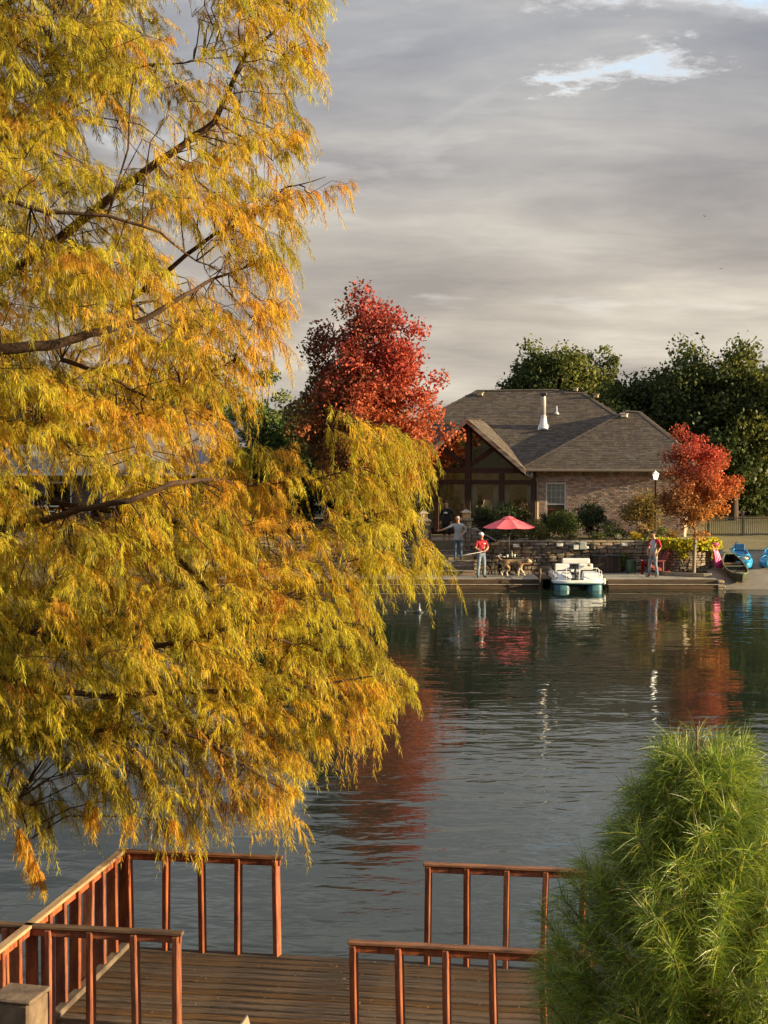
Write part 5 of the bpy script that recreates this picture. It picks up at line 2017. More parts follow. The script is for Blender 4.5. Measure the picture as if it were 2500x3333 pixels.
def hand(nodes, edges, tags, w, side, d, t, curl):
    """five fingers from the wrist node w; d: pointing direction, t: thumb side direction"""
    W0 = Vector(nodes[w][:3])
    d = Vector(d).normalized()
    t = Vector(t)
    t = (t - d * t.dot(d)).normalized()
    nrm = d.cross(t).normalized() * curl
    pk = 'palm' + side
    P = W0 + d * 0.06
    nodes[pk] = (*P, 0.034, 0.022)
    edges.append((w, pk))
    tags[pk] = 0
    for i, (off, ln) in enumerate(((0.024, 0.075), (0.008, 0.085), (-0.009, 0.08), (-0.024, 0.062))):
        a = P + d * 0.045 + t * off
        b = a + d * ln * 0.5 + nrm * ln * 0.18
        c = b + d * ln * 0.3 + nrm * ln * 0.42
        prev = pk
        for nm, q, r in (('a', a, 0.0105), ('b', b, 0.0095), ('c', c, 0.008)):
            kk = f'f{side}{i}{nm}'
            nodes[kk] = (*q, r)
            edges.append((prev, kk))
            tags[kk] = 0
            prev = kk
    a = P - d * 0.02 + t * 0.036
    b = a + d * 0.035 + t * 0.02 + nrm * 0.01
    prev = pk
    for nm, q, r in (('a', a, 0.0125), ('b', b, 0.0095)):
        kk = f't{side}{nm}'
        nodes[kk] = (*q, r)
        edges.append((prev, kk))
        tags[kk] = 0
        prev = kk


def person(label, loc, rz, H_, shirt, pants, shoe, armL, armR, legs=None, sleeve='short', headtilt=(0, 0), hair=None, shorts=False, sleeve_mat=None, belly=1.0, hands=None, lean=0.0):
    """facing -Y before rotation; +X is the figure's left. armX=(elbow, wrist) offsets; materials: 0 skin 1 shirt 2 trousers 3 shoe 4 sleeve"""
    k = H_ / 1.76
    root = empty('person', loc, rz, label=label, cat='person')
    N, E, T = {}, [], {}

    def nd(key, x, y, z, r, r2=None, tg=0, prev=None):
        N[key] = (x * k, y * k, z * k, r * k, (r2 or r) * k)
        T[key] = tg
        if prev:
            E.append((prev, key))
    ly = lean
    nd('pelvis', 0, 0, 0.94, 0.150, 0.115, 2)
    nd('waist', 0, 0.0 + ly * .3, 1.06, 0.145 * belly, 0.112 * belly, 1, 'pelvis')
    nd('belly', 0, -0.015 + ly * .5, 1.18, 0.148 * belly, 0.115 * belly, 1, 'waist')
    nd('chest', 0, 0.0 + ly * .8, 1.33, 0.165, 0.118, 1, 'belly')
    nd('neckb', 0, 0.012 + ly, 1.455, 0.085, 0.075, 1, 'chest')
    hx, hy = headtilt
    nd('neck', hx * .3, hy * .3 + ly, 1.52, 0.056, None, 0, 'neckb')
    nd('jaw', hx * .7, -0.025 + hy * .8 + ly, 1.585, 0.066, 0.07, 0, 'neck')
    nd('face', hx, -0.012 + hy + ly, 1.645, 0.078, 0.09, 0, 'jaw')
    nd('skull', hx, 0.006 + hy + ly, 1.70, 0.066, 0.078, 0, 'face')
    nd('nose', hx, -0.110 + hy + ly, 1.632, 0.014, None, 0, 'face')
    for s, sd in ((1, 'L'), (-1, 'R')):
        nd('ear' + sd, hx + s * 0.086, 0.0 + hy + ly, 1.64, 0.018, 0.012, 0, 'face')
        nd('sh' + sd, s * 0.185, 0.01 + ly, 1.415, 0.068, None, 1 if sleeve_mat is None else 4, 'chest')
        el, wr = (armL if s == 1 else armR)
        st_ = 4 if sleeve_mat is not None else 1
        mid = Vector((s * 0.185, 0.01 + ly, 1.415)).lerp(Vector(el), 0.55)
        nd('ua' + sd, mid.x, mid.y, mid.z, 0.058 if sleeve == 'short' else 0.055, None, st_, 'sh' + sd)
        nd('el' + sd, el[0], el[1], el[2], 0.044, None, st_ if sleeve in ('long', 'roll') else 0, 'ua' + sd)
        fm = Vector(el).lerp(Vector(wr), 0.45)
        nd('fa' + sd, fm.x, fm.y, fm.z, 0.042, None, st_ if sleeve == 'long' else 0, 'el' + sd)
        nd('wr' + sd, wr[0], wr[1], wr[2], 0.029, None, st_ if sleeve == 'long' else 0, 'fa' + sd)
        hd, ht, cu = (hands or {}).get(sd, ((Vector(wr) - Vector(el)), Vector((-s, -0.3, 0.2)), 1))
        NB_ = {}
        hand(N, E, T, 'wr' + sd, sd, hd, ht, cu)
        lg = (legs or {}).get(sd, None) or ((s * 0.11, -0.02, 0.50), (s * 0.12, 0.02, 0.09), (s * 0.14, -0.15, 0.04))
        kn, an, to = lg
        nd('hip' + sd, s * 0.095, 0, 0.86, 0.098, 0.105, 2, 'pelvis')
        nd('th' + sd, (s * 0.095 + kn[0]) / 2, kn[1] / 2, 0.68, 0.082, 0.088, 2, 'hip' + sd)
        pt = 0 if shorts else 2
        nd('kn' + sd, *kn, 0.062 if not shorts else 0.056, None, 2, 'th' + sd)
        cf = Vector(kn).lerp(Vector(an), 0.4)
        nd('cf' + sd, cf.x, cf.y + 0.012, cf.z, 0.060 if not shorts else 0.05, None, pt, 'kn' + sd)
        nd('an' + sd, *an, 0.058 if not shorts else 0.036, None, pt, 'cf' + sd)
        nd('he' + sd, an[0], an[1] + 0.02, 0.042, 0.042, 0.04, 3, 'an' + sd)
        nd('to' + sd, *to, 0.045, 0.034, 3, 'he' + sd)
    body = skinned('body', N, E, T, [M_skin, shirt, pants, shoe, sleeve_mat or shirt], root, 2, 0)
    hc = Vector((hx * k, (0.004 + hy + ly) * k, 1.66 * k))
    # eyes and mouth
    for s in (-1, 1):
        one('eye', root, M_hairk, lambda m: m.lathe([(0.002, -.006), (0.009, 0), (0.002, .006)], 8, c=(hc.x + s * 0.032 * k, hc.y - 0.088 * k, hc.z - 0.005)))
    one('mouth', root, M_redwood, lambda m: m.box((hc.x, hc.y - 0.088 * k, hc.z - 0.07 * k), (0.05, 0.012, 0.008)))
    return root, hc, N


def hair_cap(root, hc, m_, scale=1.0, back=0.015, up=0.02, cut=-0.25, nm='hair'):
    """lumpy cap of hair over skull, open at the face"""
    mb = MB()
    rnd2 = random.Random(4)
    rings = []
    for i in range(9):
        th = i / 8 * PI * 0.62
        ring = []
        for j in range(16):
            ph = 2 * PI * j / 16
            front = max(0.0, -math.sin(ph))
            t = th * (1 - 0.42 * front)
            r = 1 + rnd2.uniform(-.03, .04)
            ring.append((hc.x + 0.094 * scale * r * math.sin(t) * math.cos(ph), hc.y + back + 0.108 * scale * r * math.sin(t) * math.sin(ph), hc.z + up + 0.108 * scale * r * math.cos(t)))
        rings.append(ring)
    mb.loft(rings, caps=False)
    return mb.build(nm, m_, root, True)


# red-shirted angler
root, hc, N = person('man in red polo and white cap fishing on the long dock', (3.80, 59.35, DZ), 0.35, 1.74, M_redshirt, M_jeanl, M_shoe,
                     ((0.26, -0.06, 1.17), (0.08, -0.27, 1.10)), ((-0.27, -0.05, 1.17), (-0.10, -0.25, 1.05)), headtilt=(-0.02, -0.03), belly=1.08,
                     legs={'L': ((0.12, -0.02, 0.50), (0.13, 0.02, 0.09), (0.17, -0.14, 0.04)), 'R': ((-0.12, -0.03, 0.50), (-0.14, 0.02, 0.09), (-0.20, -0.13, 0.04))})
hair_cap(root, hc, M_hairk, 0.97, 0.018, 0.0)
one('cap', root, [M_whitep, M_redfab], lambda m: (m.lathe([(0.100, 0.03), (0.104, 0.055), (0.095, 0.09), (0.06, 0.118), (0.008, 0.128)], 18, c=hc), m.slab([(hc.x + a * 0.095, hc.y - 0.05 - (1 - a * a) * 0.115, hc.z + 0.036 - 0.02 * (1 - a * a)) for a in np.linspace(-1, 1, 9)] + [(hc.x + .09, hc.y, hc.z + .036), (hc.x - .09, hc.y, hc.z + .036)], (0, 0, 0.01))), True)
one('shirt_print', root, M_whitep, lambda m: m.box((0.085, -0.132, 1.33), (0.09, 0.012, 0.03), rz=0.15))
one('collar', root, M_redshirt, lambda m: m.tube([(0.075 * math.cos(a), 0.01 + 0.07 * math.sin(a), 1.475 + 0.01 * math.sin(a)) for a in np.linspace(0, 2 * PI, 14)], 0.018, 6), True)
ga = Matrix.Translation((3.80, 59.35, DZ)) @ Matrix.Rotation(0.35, 4, 'Z')
h1 = ga @ Vector((-0.06, -0.33, 1.04))
rod_tip = W(1484, 1812, 58.75)
rod = empty('fishing_rod', h1, label='pale fishing rod held low by the man in the red polo', cat='fishing rod')
one('blank', rod, M_whitep, lambda m: m.tube([(h1 - h1) + (h1 - rod_tip) * 0.16, (0, 0, 0), (rod_tip - h1) * 0.5, rod_tip - h1], [0.017, 0.016, 0.012, 0.006], 8), True)
one('handle', rod, M_black, lambda m: m.tube([(h1 - rod_tip) * 0.18, (h1 - rod_tip) * 0.03], [0.021, 0.021], 8), True)
one('reel', rod, M_darkgrey, lambda m: m.lathe([(0.03, -0.03), (0.035, 0), (0.03, 0.03)], 10, c=(-0.05, 0, -0.05)), True)

# grey-haired man pointing left on the steps
root, hc, N = person('grey-haired man in grey shirt on the steps, arm stretched left', (2.99, 61.35, 0.90), -0.12, 1.78, M_greyshirt, M_jean, M_shoe,
                     ((0.30, 0.08, 1.20), (0.17, -0.12, 1.02)), ((-0.42, -0.08, 1.29), (-0.66, -0.16, 1.20)), sleeve='roll', belly=1.12, headtilt=(-0.02, -0.01),
                     hands={'R': (Vector((-1, -.2, -.15)), Vector((0, -.3, 1)), 0.5)})
hair_cap(root, hc, M_hairg, 0.96, 0.016, 0.0)
one('shirt_hem', root, M_greyshirt, lambda m: m.lathe([(0.195, 0.82), (0.19, 0.9), (0.178, 1.02), (0.172, 1.1)], 20, caps=False, M=Matrix.Diagonal((1, 0.8, 1, 1))), True)

# youth in black
root, hc, N = person('youth in black sweatshirt with white chest print at the top of the steps', (2.58, 62.55, 1.44), -0.35, 1.80, M_blackcl, M_blackcl, M_whitep,
                     ((0.27, 0.05, 1.18), (0.24, -0.08, 0.96)), ((-0.27, 0.05, 1.18), (-0.24, -0.08, 0.96)), sleeve='long', headtilt=(-0.015, 0.01), shorts=True)
hair_cap(root, hc, M_hairb, 1.04, 0.012, 0.012)
one('shirt_print', root, M_whitep, lambda m: m.slab([(-0.085, -0.137, 1.30), (0.07, -0.137, 1.30), (0.075, -0.135, 1.33), (0.045, -0.135, 1.36), (0.01, -0.134, 1.372), (-0.045, -0.134, 1.365), (-0.08, -0.136, 1.335)], (0, 0.02, 0)))
one('sweatshirt_hem', root, M_blackcl, lambda m: m.lathe([(0.20, 0.84), (0.195, 0.95), (0.18, 1.1)], 18, caps=False, M=Matrix.Diagonal((1, 0.82, 1, 1))), True)

# man in raglan shirt, head bowed
root, hc, N = person('dark-haired man in grey and red raglan shirt looking down on the right dock', (10.55, 59.55, DZ), -0.75, 1.80, M_ltgrey, M_jeanl, M_shoe,
                     ((0.27, 0.09, 1.17), (0.22, -0.06, 0.96)), ((-0.26, 0.10, 1.17), (-0.20, -0.08, 0.98)), sleeve='roll', sleeve_mat=M_redshirt, headtilt=(0.0, -0.06), lean=0.03,
                     legs={'L': ((0.12, -0.03, 0.50), (0.14, 0.06, 0.09), (0.17, -0.10, 0.04)), 'R': ((-0.12, -0.06, 0.50), (-0.16, -0.06, 0.09), (-0.20, -0.22, 0.04))},
                     hands={'L': (Vector((-.2, -.3, -1)), Vector((-1, 0, 0)), 0.7), 'R': (Vector((.2, -.3, -1)), Vector((1, 0, 0)), 0.7)})
hair_cap(root, hc, M_hairk, 1.04, 0.012, 0.008)


def dog(label, loc, rz, s, mats, tail=True, headlow=False):
    """facing +X; materials 0 body 1 pale legs/face 2 dark"""
    root = empty('dog', loc, rz, label=label, cat='dog', group='dogs on the dock')
    N, E, T = {}, [], {}

    def nd(key, x, y, z, r, tg=0, prev=None, r2=None):
        N[key] = (x * s, y * s, z * s, r * s, (r2 or r) * s)
        T[key] = tg
        if prev:
            E.append((prev, key))
    hz_ = -0.12 if headlow else 0.0
    nd('belly', 0.0, 0, 0.53, 0.090)
    nd('rump', -0.27, 0, 0.56, 0.098, 0, 'belly')
    nd('chest', 0.24, 0, 0.51, 0.122, 0, 'belly')
    nd('neck', 0.39, 0, 0.62 + hz_ * .6, 0.078, 0, 'chest')
    nd('head', 0.52, 0, 0.70 + hz_, 0.085, 1, 'neck')
    nd('muz', 0.63, 0, 0.655 + hz_, 0.046, 1, 'head')
    nd('nose', 0.69, 0, 0.65 + hz_, 0.028, 2, 'muz')
    for sd, sg in (('L', 1), ('R', -1)):
        st_ = 0.10 * sg
        nd('earb' + sd, 0.51, sg * 0.09, 0.74 + hz_, 0.035, 0, 'head')
        nd('eart' + sd, 0.52, sg * 0.13, 0.64 + hz_, 0.035, 0, 'earb' + sd, 0.02)
        f = 0.10 * sg
        nd('sh' + sd, 0.26, sg * 0.085, 0.40, 0.075, 0, 'chest')
        nd('elb' + sd, 0.22 + f * .3, sg * 0.09, 0.28, 0.040, 1, 'sh' + sd)
        nd('wri' + sd, 0.26 + f, sg * 0.09, 0.12, 0.030, 1, 'elb' + sd)
        nd('paw' + sd, 0.28 + f * 1.1, sg * 0.09, 0.035, 0.042, 1, 'wri' + sd)
        nd('hip' + sd, -0.28, sg * 0.08, 0.44, 0.09, 0, 'rump')
        nd('kne' + sd, -0.20 - f * .6, sg * 0.09, 0.29, 0.048, 0, 'hip' + sd)
        nd('hoc' + sd, -0.35 - f, sg * 0.09, 0.17, 0.028, 1, 'kne' + sd)
        nd('hpw' + sd, -0.31 - f, sg * 0.09, 0.035, 0.04, 1, 'hoc' + sd)
    if tail:
        nd('ta', -0.42, 0, 0.57, 0.045, 0, 'rump')
        nd('tb', -0.52, 0, 0.66, 0.045, 0, 'ta')
        nd('tc', -0.56, 0, 0.76, 0.03, 1, 'tb')
    o = skinned('body', N, E, T, mats, root, 2, 0)
    # shaggy relief
    rnd3 = random.Random(8)
    for v in o.data.vertices:
        v.co += v.normal * rnd3.uniform(-0.006, 0.014) * s
    return root


dog('shaggy tan and cream dog walking right on the dock', (5.08, 59.65, DZ), -0.12, 1.1, [M_furtan, M_furgrey, M_furblk], headlow=True)
dog('black dog standing behind the tan dog beside the table', (4.45, 60.6, DZ), PI + 0.25, 0.85, [M_furblk, M_furblk, M_furblk], headlow=True)

# ================================================================== PATIO FURNITURE
ux = (1657 - CX) * 60.6 / F
um = empty('patio_umbrella', (ux, 60.6, DZ), label='open red patio umbrella over the table on the long dock', cat='umbrella')
ZR, ZA, RU = 1.905, 2.29, 1.10
one('pole', um, M_black, lambda m: m.tube([(0, 0, 0.0), (0, 0, ZA + 0.06)], 0.024, 10), True)
one('base', um, M_darkgrey, lambda m: m.lathe([(0.26, 0.0), (0.26, 0.04), (0.06, 0.08), (0.035, 0.3)], 18), True)
for k in range(8):
    a0, a1 = 2 * PI * (k + 0.3) / 8, 2 * PI * (k + 1.3) / 8
    mb = MB()
    rings = []
    for i in range(7):
        r = 0.10 + (RU - 0.10) * i / 6
        z = ZA - (ZA - ZR) * (i / 6) ** 1.08
        ring = []
        for j in range(6):
            t = j / 5
            a = a0 + (a1 - a0) * t
            chord = math.cos((a1 - a0) / 2) / math.cos((t - 0.5) * (a1 - a0))
            sagz = -0.035 * math.sin(PI * t) * (i / 6)
            ring.append((r * chord * math.cos(a), r * chord * math.sin(a), z + sagz))
        rings.append(ring)
    mb.loft(rings, closed=False, caps=False)
    pn = mb.build('canopy_panel', M_redfab, um, True)
    mb = MB()
    mb.tube([(0.05 * math.cos(a0), 0.05 * math.sin(a0), ZA - 0.03), (RU * math.cos(a0), RU * math.sin(a0), ZR - 0.015)], 0.011, 5)
    mb.build('rib', M_darkgrey, um)
    mb = MB()
    mb.tube([(0.03 * math.cos(a0), 0.03 * math.sin(a0), 1.55), (0.55 * math.cos(a0), 0.55 * math.sin(a0), ZA - 0.21)], 0.009, 5)
    mb.build('strut', M_darkgrey, um)
one('vent_cap', um, M_redfab, lambda m: m.lathe([(0.30, ZA - 0.045), (0.16, ZA + 0.025), (0.03, ZA + 0.06)], 8, caps=False), False)
one('finial', um, M_redwood, lambda m: m.lathe([(0.02, ZA + 0.05), (0.03, ZA + 0.08), (0.008, ZA + 0.12)], 8), True)

tb = empty('patio_table', (ux, 60.6, DZ), label='round dark metal table around the umbrella pole', cat='table')
one('table_top', tb, M_black, lambda m: m.lathe([(0.045, 0.69), (0.045, 0.71), (0.52, 0.715), (0.54, 0.70), (0.52, 0.685), (0.045, 0.69)], 26, caps=False), True)
for k in range(4):
    a = PI / 4 + k * PI / 2
    one('leg', tb, M_black, lambda m: m.tube([(0.42 * math.cos(a), 0.42 * math.sin(a), 0.69), (0.30 * math.cos(a), 0.30 * math.sin(a), 0.35), (0.45 * math.cos(a), 0.45 * math.sin(a), 0.0)], 0.016, 6), True)
for i, (dx, dy, kind_) in enumerate(((-0.42, -0.1, 'plate'), (-0.25, -0.25, 'plate'), (-0.33, 0.12, 'cup'), (0.1, -0.25, 'bottle'), (0.22, -0.12, 'cup'), (-0.08, -0.28, 'cup'))):
    q = (ux + dx, 60.6 + dy, DZ + 0.716)
    if kind_ == 'plate':
        o = one('plate', None, M_whitep, lambda m: m.lathe([(0.05, 0), (0.11, 0.02), (0.12, 0.035), (0.105, 0.028), (0.01, 0.012)], 16), True)
        lab = 'white plate on the left rim of the patio table' if i == 0 else 'white plate nearer the middle of the patio table'
    elif kind_ == 'cup':
        o = one('cup', None, M_whitep, lambda m: m.lathe([(0.03, 0), (0.042, 0.11), (0.037, 0.11), (0.025, 0.01)], 12), True)
        lab = {2: 'white cup at the back left of the patio table', 4: 'white cup on the right side of the patio table', 5: 'white cup in front of the umbrella pole'}[i]
    else:
        o = one('bottle', None, M_grey, lambda m: m.lathe([(0.035, 0), (0.037, 0.15), (0.015, 0.2), (0.015, 0.26)], 12), True)
        lab = 'pale bottle right of the umbrella pole on the table'
    o.location = q
    tag(o, lab, kind_, 'tableware on the patio table')


def metal_chair(x, y, rz, label, cushion=None):
    root = empty('patio_chair', (x, y, DZ), rz, label=label, cat='chair', group='metal chairs at the patio table')
    for sx in (-.22, .22):
        one('leg', root, M_black, lambda m: m.tube([(sx, -.22, 0), (sx, -.2, .44), (sx, -.22, .64), (sx, .18, .66)], 0.013, 6), True)
        one('leg', root, M_black, lambda m: m.tube([(sx, .28, 0), (sx, .2, .44), (sx, .3, .92)], 0.013, 6), True)
    one('seat', root, cushion or M_black, lambda m: m.box((0, 0, .45), (.46, .44, .05 if cushion else .02), bev=0.012))
    one('top_rail', root, M_black, lambda m: m.tube([(-.22, .3, .92), (0, .33, .96), (.22, .3, .92)], 0.013, 6), True)
    for k in range(5):
        one('back_slat', root, M_black, lambda m: m.tube([(-.15 + k * .075, .2, .46), (-.15 + k * .075, .315, .93)], 0.007, 5))
    return root


metal_chair(ux - 0.75, 60.85, 1.5, 'black metal chair left of the patio table')
metal_chair(ux + 0.62, 60.75, -1.3, 'black metal chair with rust cushion right of the patio table', mat('rust_cushion', (0.45, 0.13, 0.06), 0.9))


# red adirondack chair
def adirondack(loc, rz, label):
    root = empty('adirondack_chair', loc, rz, label=label, cat='chair')
    for sx in (-.27, .27):
        one('leg', root, M_redwood, lambda m: m.box((sx, -.42, .27), (.035, .12, .54), bev=.006))
        one('side_rail', root, M_redwood, lambda m: m.slab([(sx * .9 - .015, -.44, .36), (sx * .9 - .015, .52, .02), (sx * .9 - .015, .60, .02), (sx * .9 - .015, .60, .12), (sx * .9 - .015, -.44, .46)], (.03, 0, 0)))
        one('arm', root, M_redwood, lambda m: m.slab([(sx - .07, -.50, .55), (sx + .07, -.50, .55), (sx + .06, .30, .55), (sx - .03, .32, .55)], (0, 0, .028)))
        one('leg', root, M_redwood, lambda m: m.box((sx, .24, .28), (.035, .08, .54), bev=.006))
    for k in range(6):
        one('seat_slat', root, M_redwood, lambda m: m.box((0, -.40 + k * .095, .455 - k * .034), (.54, .082, .022), rx=-.34, bev=.004))
    for k in range(7):
        hh = .86 - .022 * (k - 3) ** 2
        one('back_slat', root, M_redwood, lambda m: m.box(((k - 3) * .082, .21 + hh * .23, .24 + hh * .46), (.072, .022, hh), rx=-.42, bev=.004))
    one('back_brace', root, M_redwood, lambda m: m.box((0, .36, .52), (.56, .05, .03)))
    return root


adirondack((10.82, 60.75, DZ), -1.2, 'red slatted adirondack chair behind the man in the raglan shirt')
q = (9.95, 61.3, DZ)
pt = one('planter_pot', None, mat('green_glaze', (0.05, 0.09, 0.06), 0.4), lambda m: m.lathe([(0.13, 0), (0.2, 0.1), (0.22, 0.35), (0.19, 0.5), (0.21, 0.54), (0.18, 0.54), (0.16, 0.4)], 18), True)
pt.location = q
tag(pt, 'dark green glazed pot against the wall left of the red chair', 'pot')

# ---- fittings on the retaining wall
for px, py, lab in ((1680, 1776, 'small white wall light right of the umbrella pole'), (1822, 1774, 'small white wall light above the left end of the boat'), (2034, 1773, 'small white wall light left of the man in the raglan shirt')):
    c = W(px, py, 61.84)
    o = empty('wall_light', c, label=lab, cat='light', group='lights set in the retaining wall')
    one('housing', o, M_whitep, lambda m: m.box((0, 0.05, 0), (0.25, 0.12, 0.13), bev=0.012))
    one('lens', o, M_blind, lambda m: m.box((0, -0.012, -0.01), (0.2, 0.012, 0.08), bev=0.004))
for px, py, w, h, mm, nm, lab in ((1897, 1777, .29, .31, M_grey, 'electrical_box', 'tall grey electrical box on the stone wall above the boat'), (1875, 1781, .22, .2, M_whitep, 'electrical_box', 'white outlet box on the wall left of the grey box'), (1912, 1782, .12, .11, M_whitep, 'electrical_box', 'tiny white outlet right of the grey box'), (1857, 1786, .15, .24, M_black, 'wall_speaker', 'black speaker left of the outlet boxes'), (1928, 1779, .16, .22, M_black, 'wall_speaker', 'black speaker right of the outlet boxes')):
    c = W(px, py, 61.8)
    o = empty(nm, c, label=lab, cat='box' if nm == 'electrical_box' else 'speaker')
    one('case', o, mm, lambda m: m.box((0, 0.06, 0), (w, 0.16, h), bev=0.015))
    one('cover', o, mm, lambda m: m.box((0, -0.026, 0), (w * 0.86, 0.02, h * 0.86), bev=0.006))
    one('hinge', o, M_darkgrey, lambda m: m.box((-w * 0.45, -0.03, 0), (0.012, 0.016, h * 0.5)))
cb = empty('storage_cabinet', ((1976 - CX) * 61.6 / F, 61.62, DZ - 0.3), label='black wooden cabinet against the wall behind the boat', cat='cabinet')
one('carcass', cb, M_black, lambda m: m.box((0, 0.05, 0.49), (1.14, 0.5, 0.98)))
one('top', cb, M_darkgrey, lambda m: m.box((0, 0.03, 0.995), (1.24, 0.58, 0.035), bev=0.006))
for k in range(7):
    one('door_board', cb, M_woodfence, lambda m: m.box((-0.48 + k * 0.16, -0.21, 0.5), (0.15, 0.025, 0.9), bev=0.004))

# black iron arch on the terrace
c = W(1772, 1728, 63.3)
ar = empty('iron_arch', (c.x, 63.3, 1.6), label='black arched iron ornament under the downspout', cat='ornament')
one('outer_arch', ar, M_black, lambda m: m.tube([(-0.22, 0, 0), (-0.22, 0, 0.42)] + [(0.22 * math.cos(a), 0, 0.42 + 0.24 * math.sin(a)) for a in np.linspace(PI, 0, 9)] + [(0.22, 0, 0.0)], 0.022, 6), True)
for k in (-1, 0, 1):
    one('bar', ar, M_black, lambda m: m.tube([(k * 0.1, 0, 0), (k * 0.1, 0, 0.6 - abs(k) * .04)], 0.014, 5))
one('basket', ar, M_black, lambda m: m.lathe([(0.12, 0.02), (0.2, 0.12), (0.18, 0.26)], 12), True)

# ---- lamp post, lit
c = W(2133, 1740, 63.0)
lpz = 1.6
lp = empty('lamp_post', (c.x, 63.0, lpz), label='black lamp post with glowing white lantern beside the orange shrub', cat='street lamp')
zt = W(2133, 1534, 63.0).z - lpz
one('post', lp, M_black, lambda m: m.lathe([(0.09, 0), (0.085, 0.1), (0.05, 0.2), (0.038, 0.3), (0.034, zt - 0.42), (0.055, zt - 0.40), (0.03, zt - 0.36)], 12), True)
lh = one('lantern_glass', lp, M_lampglow, lambda m: m.lathe([(0.07, zt - 0.34), (0.115, zt - 0.14), (0.12, zt - 0.12)], 6), False)
one('lantern_roof', lp, M_whitep, lambda m: m.lathe([(0.15, zt - 0.12), (0.12, zt - 0.07), (0.04, zt - 0.02), (0.02, zt), (0.005, zt + 0.03)], 6))
for k in range(6):
    a = 2 * PI * k / 6
    one('lantern_bar', lp, M_black, lambda m: m.tube([(0.073 * math.cos(a), 0.073 * math.sin(a), zt - 0.35), (0.125 * math.cos(a), 0.125 * math.sin(a), zt - 0.12)], 0.006, 4))
pl_ = bpy.data.lights.new('lamp_bulb', 'POINT')
pl_.energy = 1
pl_.color = (1.0, 0.86, 0.62)
pl_.shadow_soft_size = 0.08
plo = bpy.data.objects.new('lamp_bulb', pl_)
col.objects.link(plo)
plo.parent = lp
plo.location = (0, 0, zt + 0.06)

# ================================================================== BOATS
bx = (1886 - CX) * 58.0 / F
bt = empty('paddle_boat', (bx, 57.95, 0), label='white catamaran paddle boat with teal hulls moored between the docks', cat='boat')


bt.scale = (0.93, 0.93, 0.93)
bt.location.z = -0.17


def rrect(x0, x1, z0, z1, r, y, n=4):
    pts = []
    for (cx, cz, a0) in ((x1 - r, z1 - r, 0), (x0 + r, z1 - r, PI / 2), (x0 + r, z0 + r, PI), (x1 - r, z0 + r, 1.5 * PI)):
        for k in range(n + 1):
            a = a0 + PI / 2 * k / n
            pts.append((cx + r * math.cos(a), y, cz + r * math.sin(a)))
    return pts


for s in (-1, 1):
    def hull(m):
        c = s * 0.66
        rings = []
        for y, w, z0, z1 in ((-0.06, 0.30, 0.0, 0.40), (0.0, 0.50, -0.10, 0.42), (0.10, 0.60, -0.18, 0.43), (0.4, 0.64, -0.22, 0.43), (2.4, 0.64, -0.22, 0.43), (2.6, 0.5, -0.1, 0.43)):
            rings.append(rrect(c - w / 2, c + w / 2, z0, z1, 0.09, y))
        m.loft(rings)
    one('hull', bt, M_teal, hull, True)
    one('hull_chine', bt, M_white, lambda m: m.box((s * 0.66, 1.3, 0.445), (0.66, 2.5, 0.02), bev=0.006))


def deckshape(m):
    rings = []
    for z, g in ((0.43, 0.04), (0.47, 0.0), (0.55, 0.0), (0.60, 0.05)):
        ring = []
        for (x, y) in [(-1.035, 0.28), (-0.98, 0.06), (-0.8, -0.08), (-0.4, -0.10), (0.4, -0.10), (0.8, -0.08), (0.98, 0.06), (1.035, 0.28), (1.035, 2.5), (0.9, 2.65), (-0.9, 2.65), (-1.035, 2.5)]:
            ring.append((x * (1 - g), y + g * 0.6, z))
        rings.append(ring)
    m.loft(rings)


one('deck', bt, M_white, deckshape, True)
one('bumper', bt, M_teal, lambda m: m.tube([(-1.04, 2.4, 0.46), (-1.04, 0.28, 0.46), (-0.98, 0.05, 0.46), (-0.8, -0.10, 0.46), (0, -0.12, 0.46), (0.8, -0.10, 0.46), (0.98, 0.05, 0.46), (1.04, 0.28, 0.46), (1.04, 2.4, 0.46)], 0.028, 6), True)
for s, w in ((-1, 0.62), (1, 0.68)):
    def cowl(m):
        c = s * 0.55
        m.loft([[(c - w / 2, 0.18, 0.59), (c + w / 2, 0.18, 0.59), (c + w / 2 * .98, 0.9, 0.59), (c - w / 2 * .98, 0.9, 0.59)], [(c - w / 2 * .94, 0.24, 0.74), (c + w / 2 * .94, 0.24, 0.74), (c + w / 2 * .96, 0.9, 0.74), (c - w / 2 * .96, 0.9, 0.74)], [(c - w / 2 * .8, 0.40, 0.86), (c + w / 2 * .8, 0.40, 0.86), (c + w / 2 * .85, 0.88, 0.90), (c - w / 2 * .85, 0.88, 0.90)]])
    one('console', bt, M_white, cowl)
    one('seat', bt, M_white, lambda m: (m.box((s * 0.5, 1.45, 0.72), (0.6, 0.5, 0.22), bev=0.05), m.box((s * 0.5, 1.72, 0.95), (0.6, 0.1, 0.4), bev=0.04)))
    one('side_box', bt, M_white, lambda m: m.box((s * 0.95, 1.3, 0.70), (0.12, 2.1, 0.22), bev=0.03))
    one('footwell', bt, M_black, lambda m: m.box((s * 0.5, 1.05, 0.78), (0.56, 0.28, 0.30)))
    # side rail
    one('side_rail', bt, M_steel, lambda m: m.tube([(s * 0.98, 0.35, 0.6), (s * 0.99, 0.5, 0.92), (s * 0.99, 1.9, 0.95), (s * 0.97, 2.2, 0.6)], 0.016, 8), True)
    one('stanchion', bt, M_steel, lambda m: m.tube([(s * 0.99, 1.2, 0.6), (s * 0.99, 1.2, 0.94)], 0.013, 8))
one('bench_back', bt, M_white, lambda m: m.box((0.12, 2.05, 1.23), (1.18, 0.12, 0.24), bev=0.045))
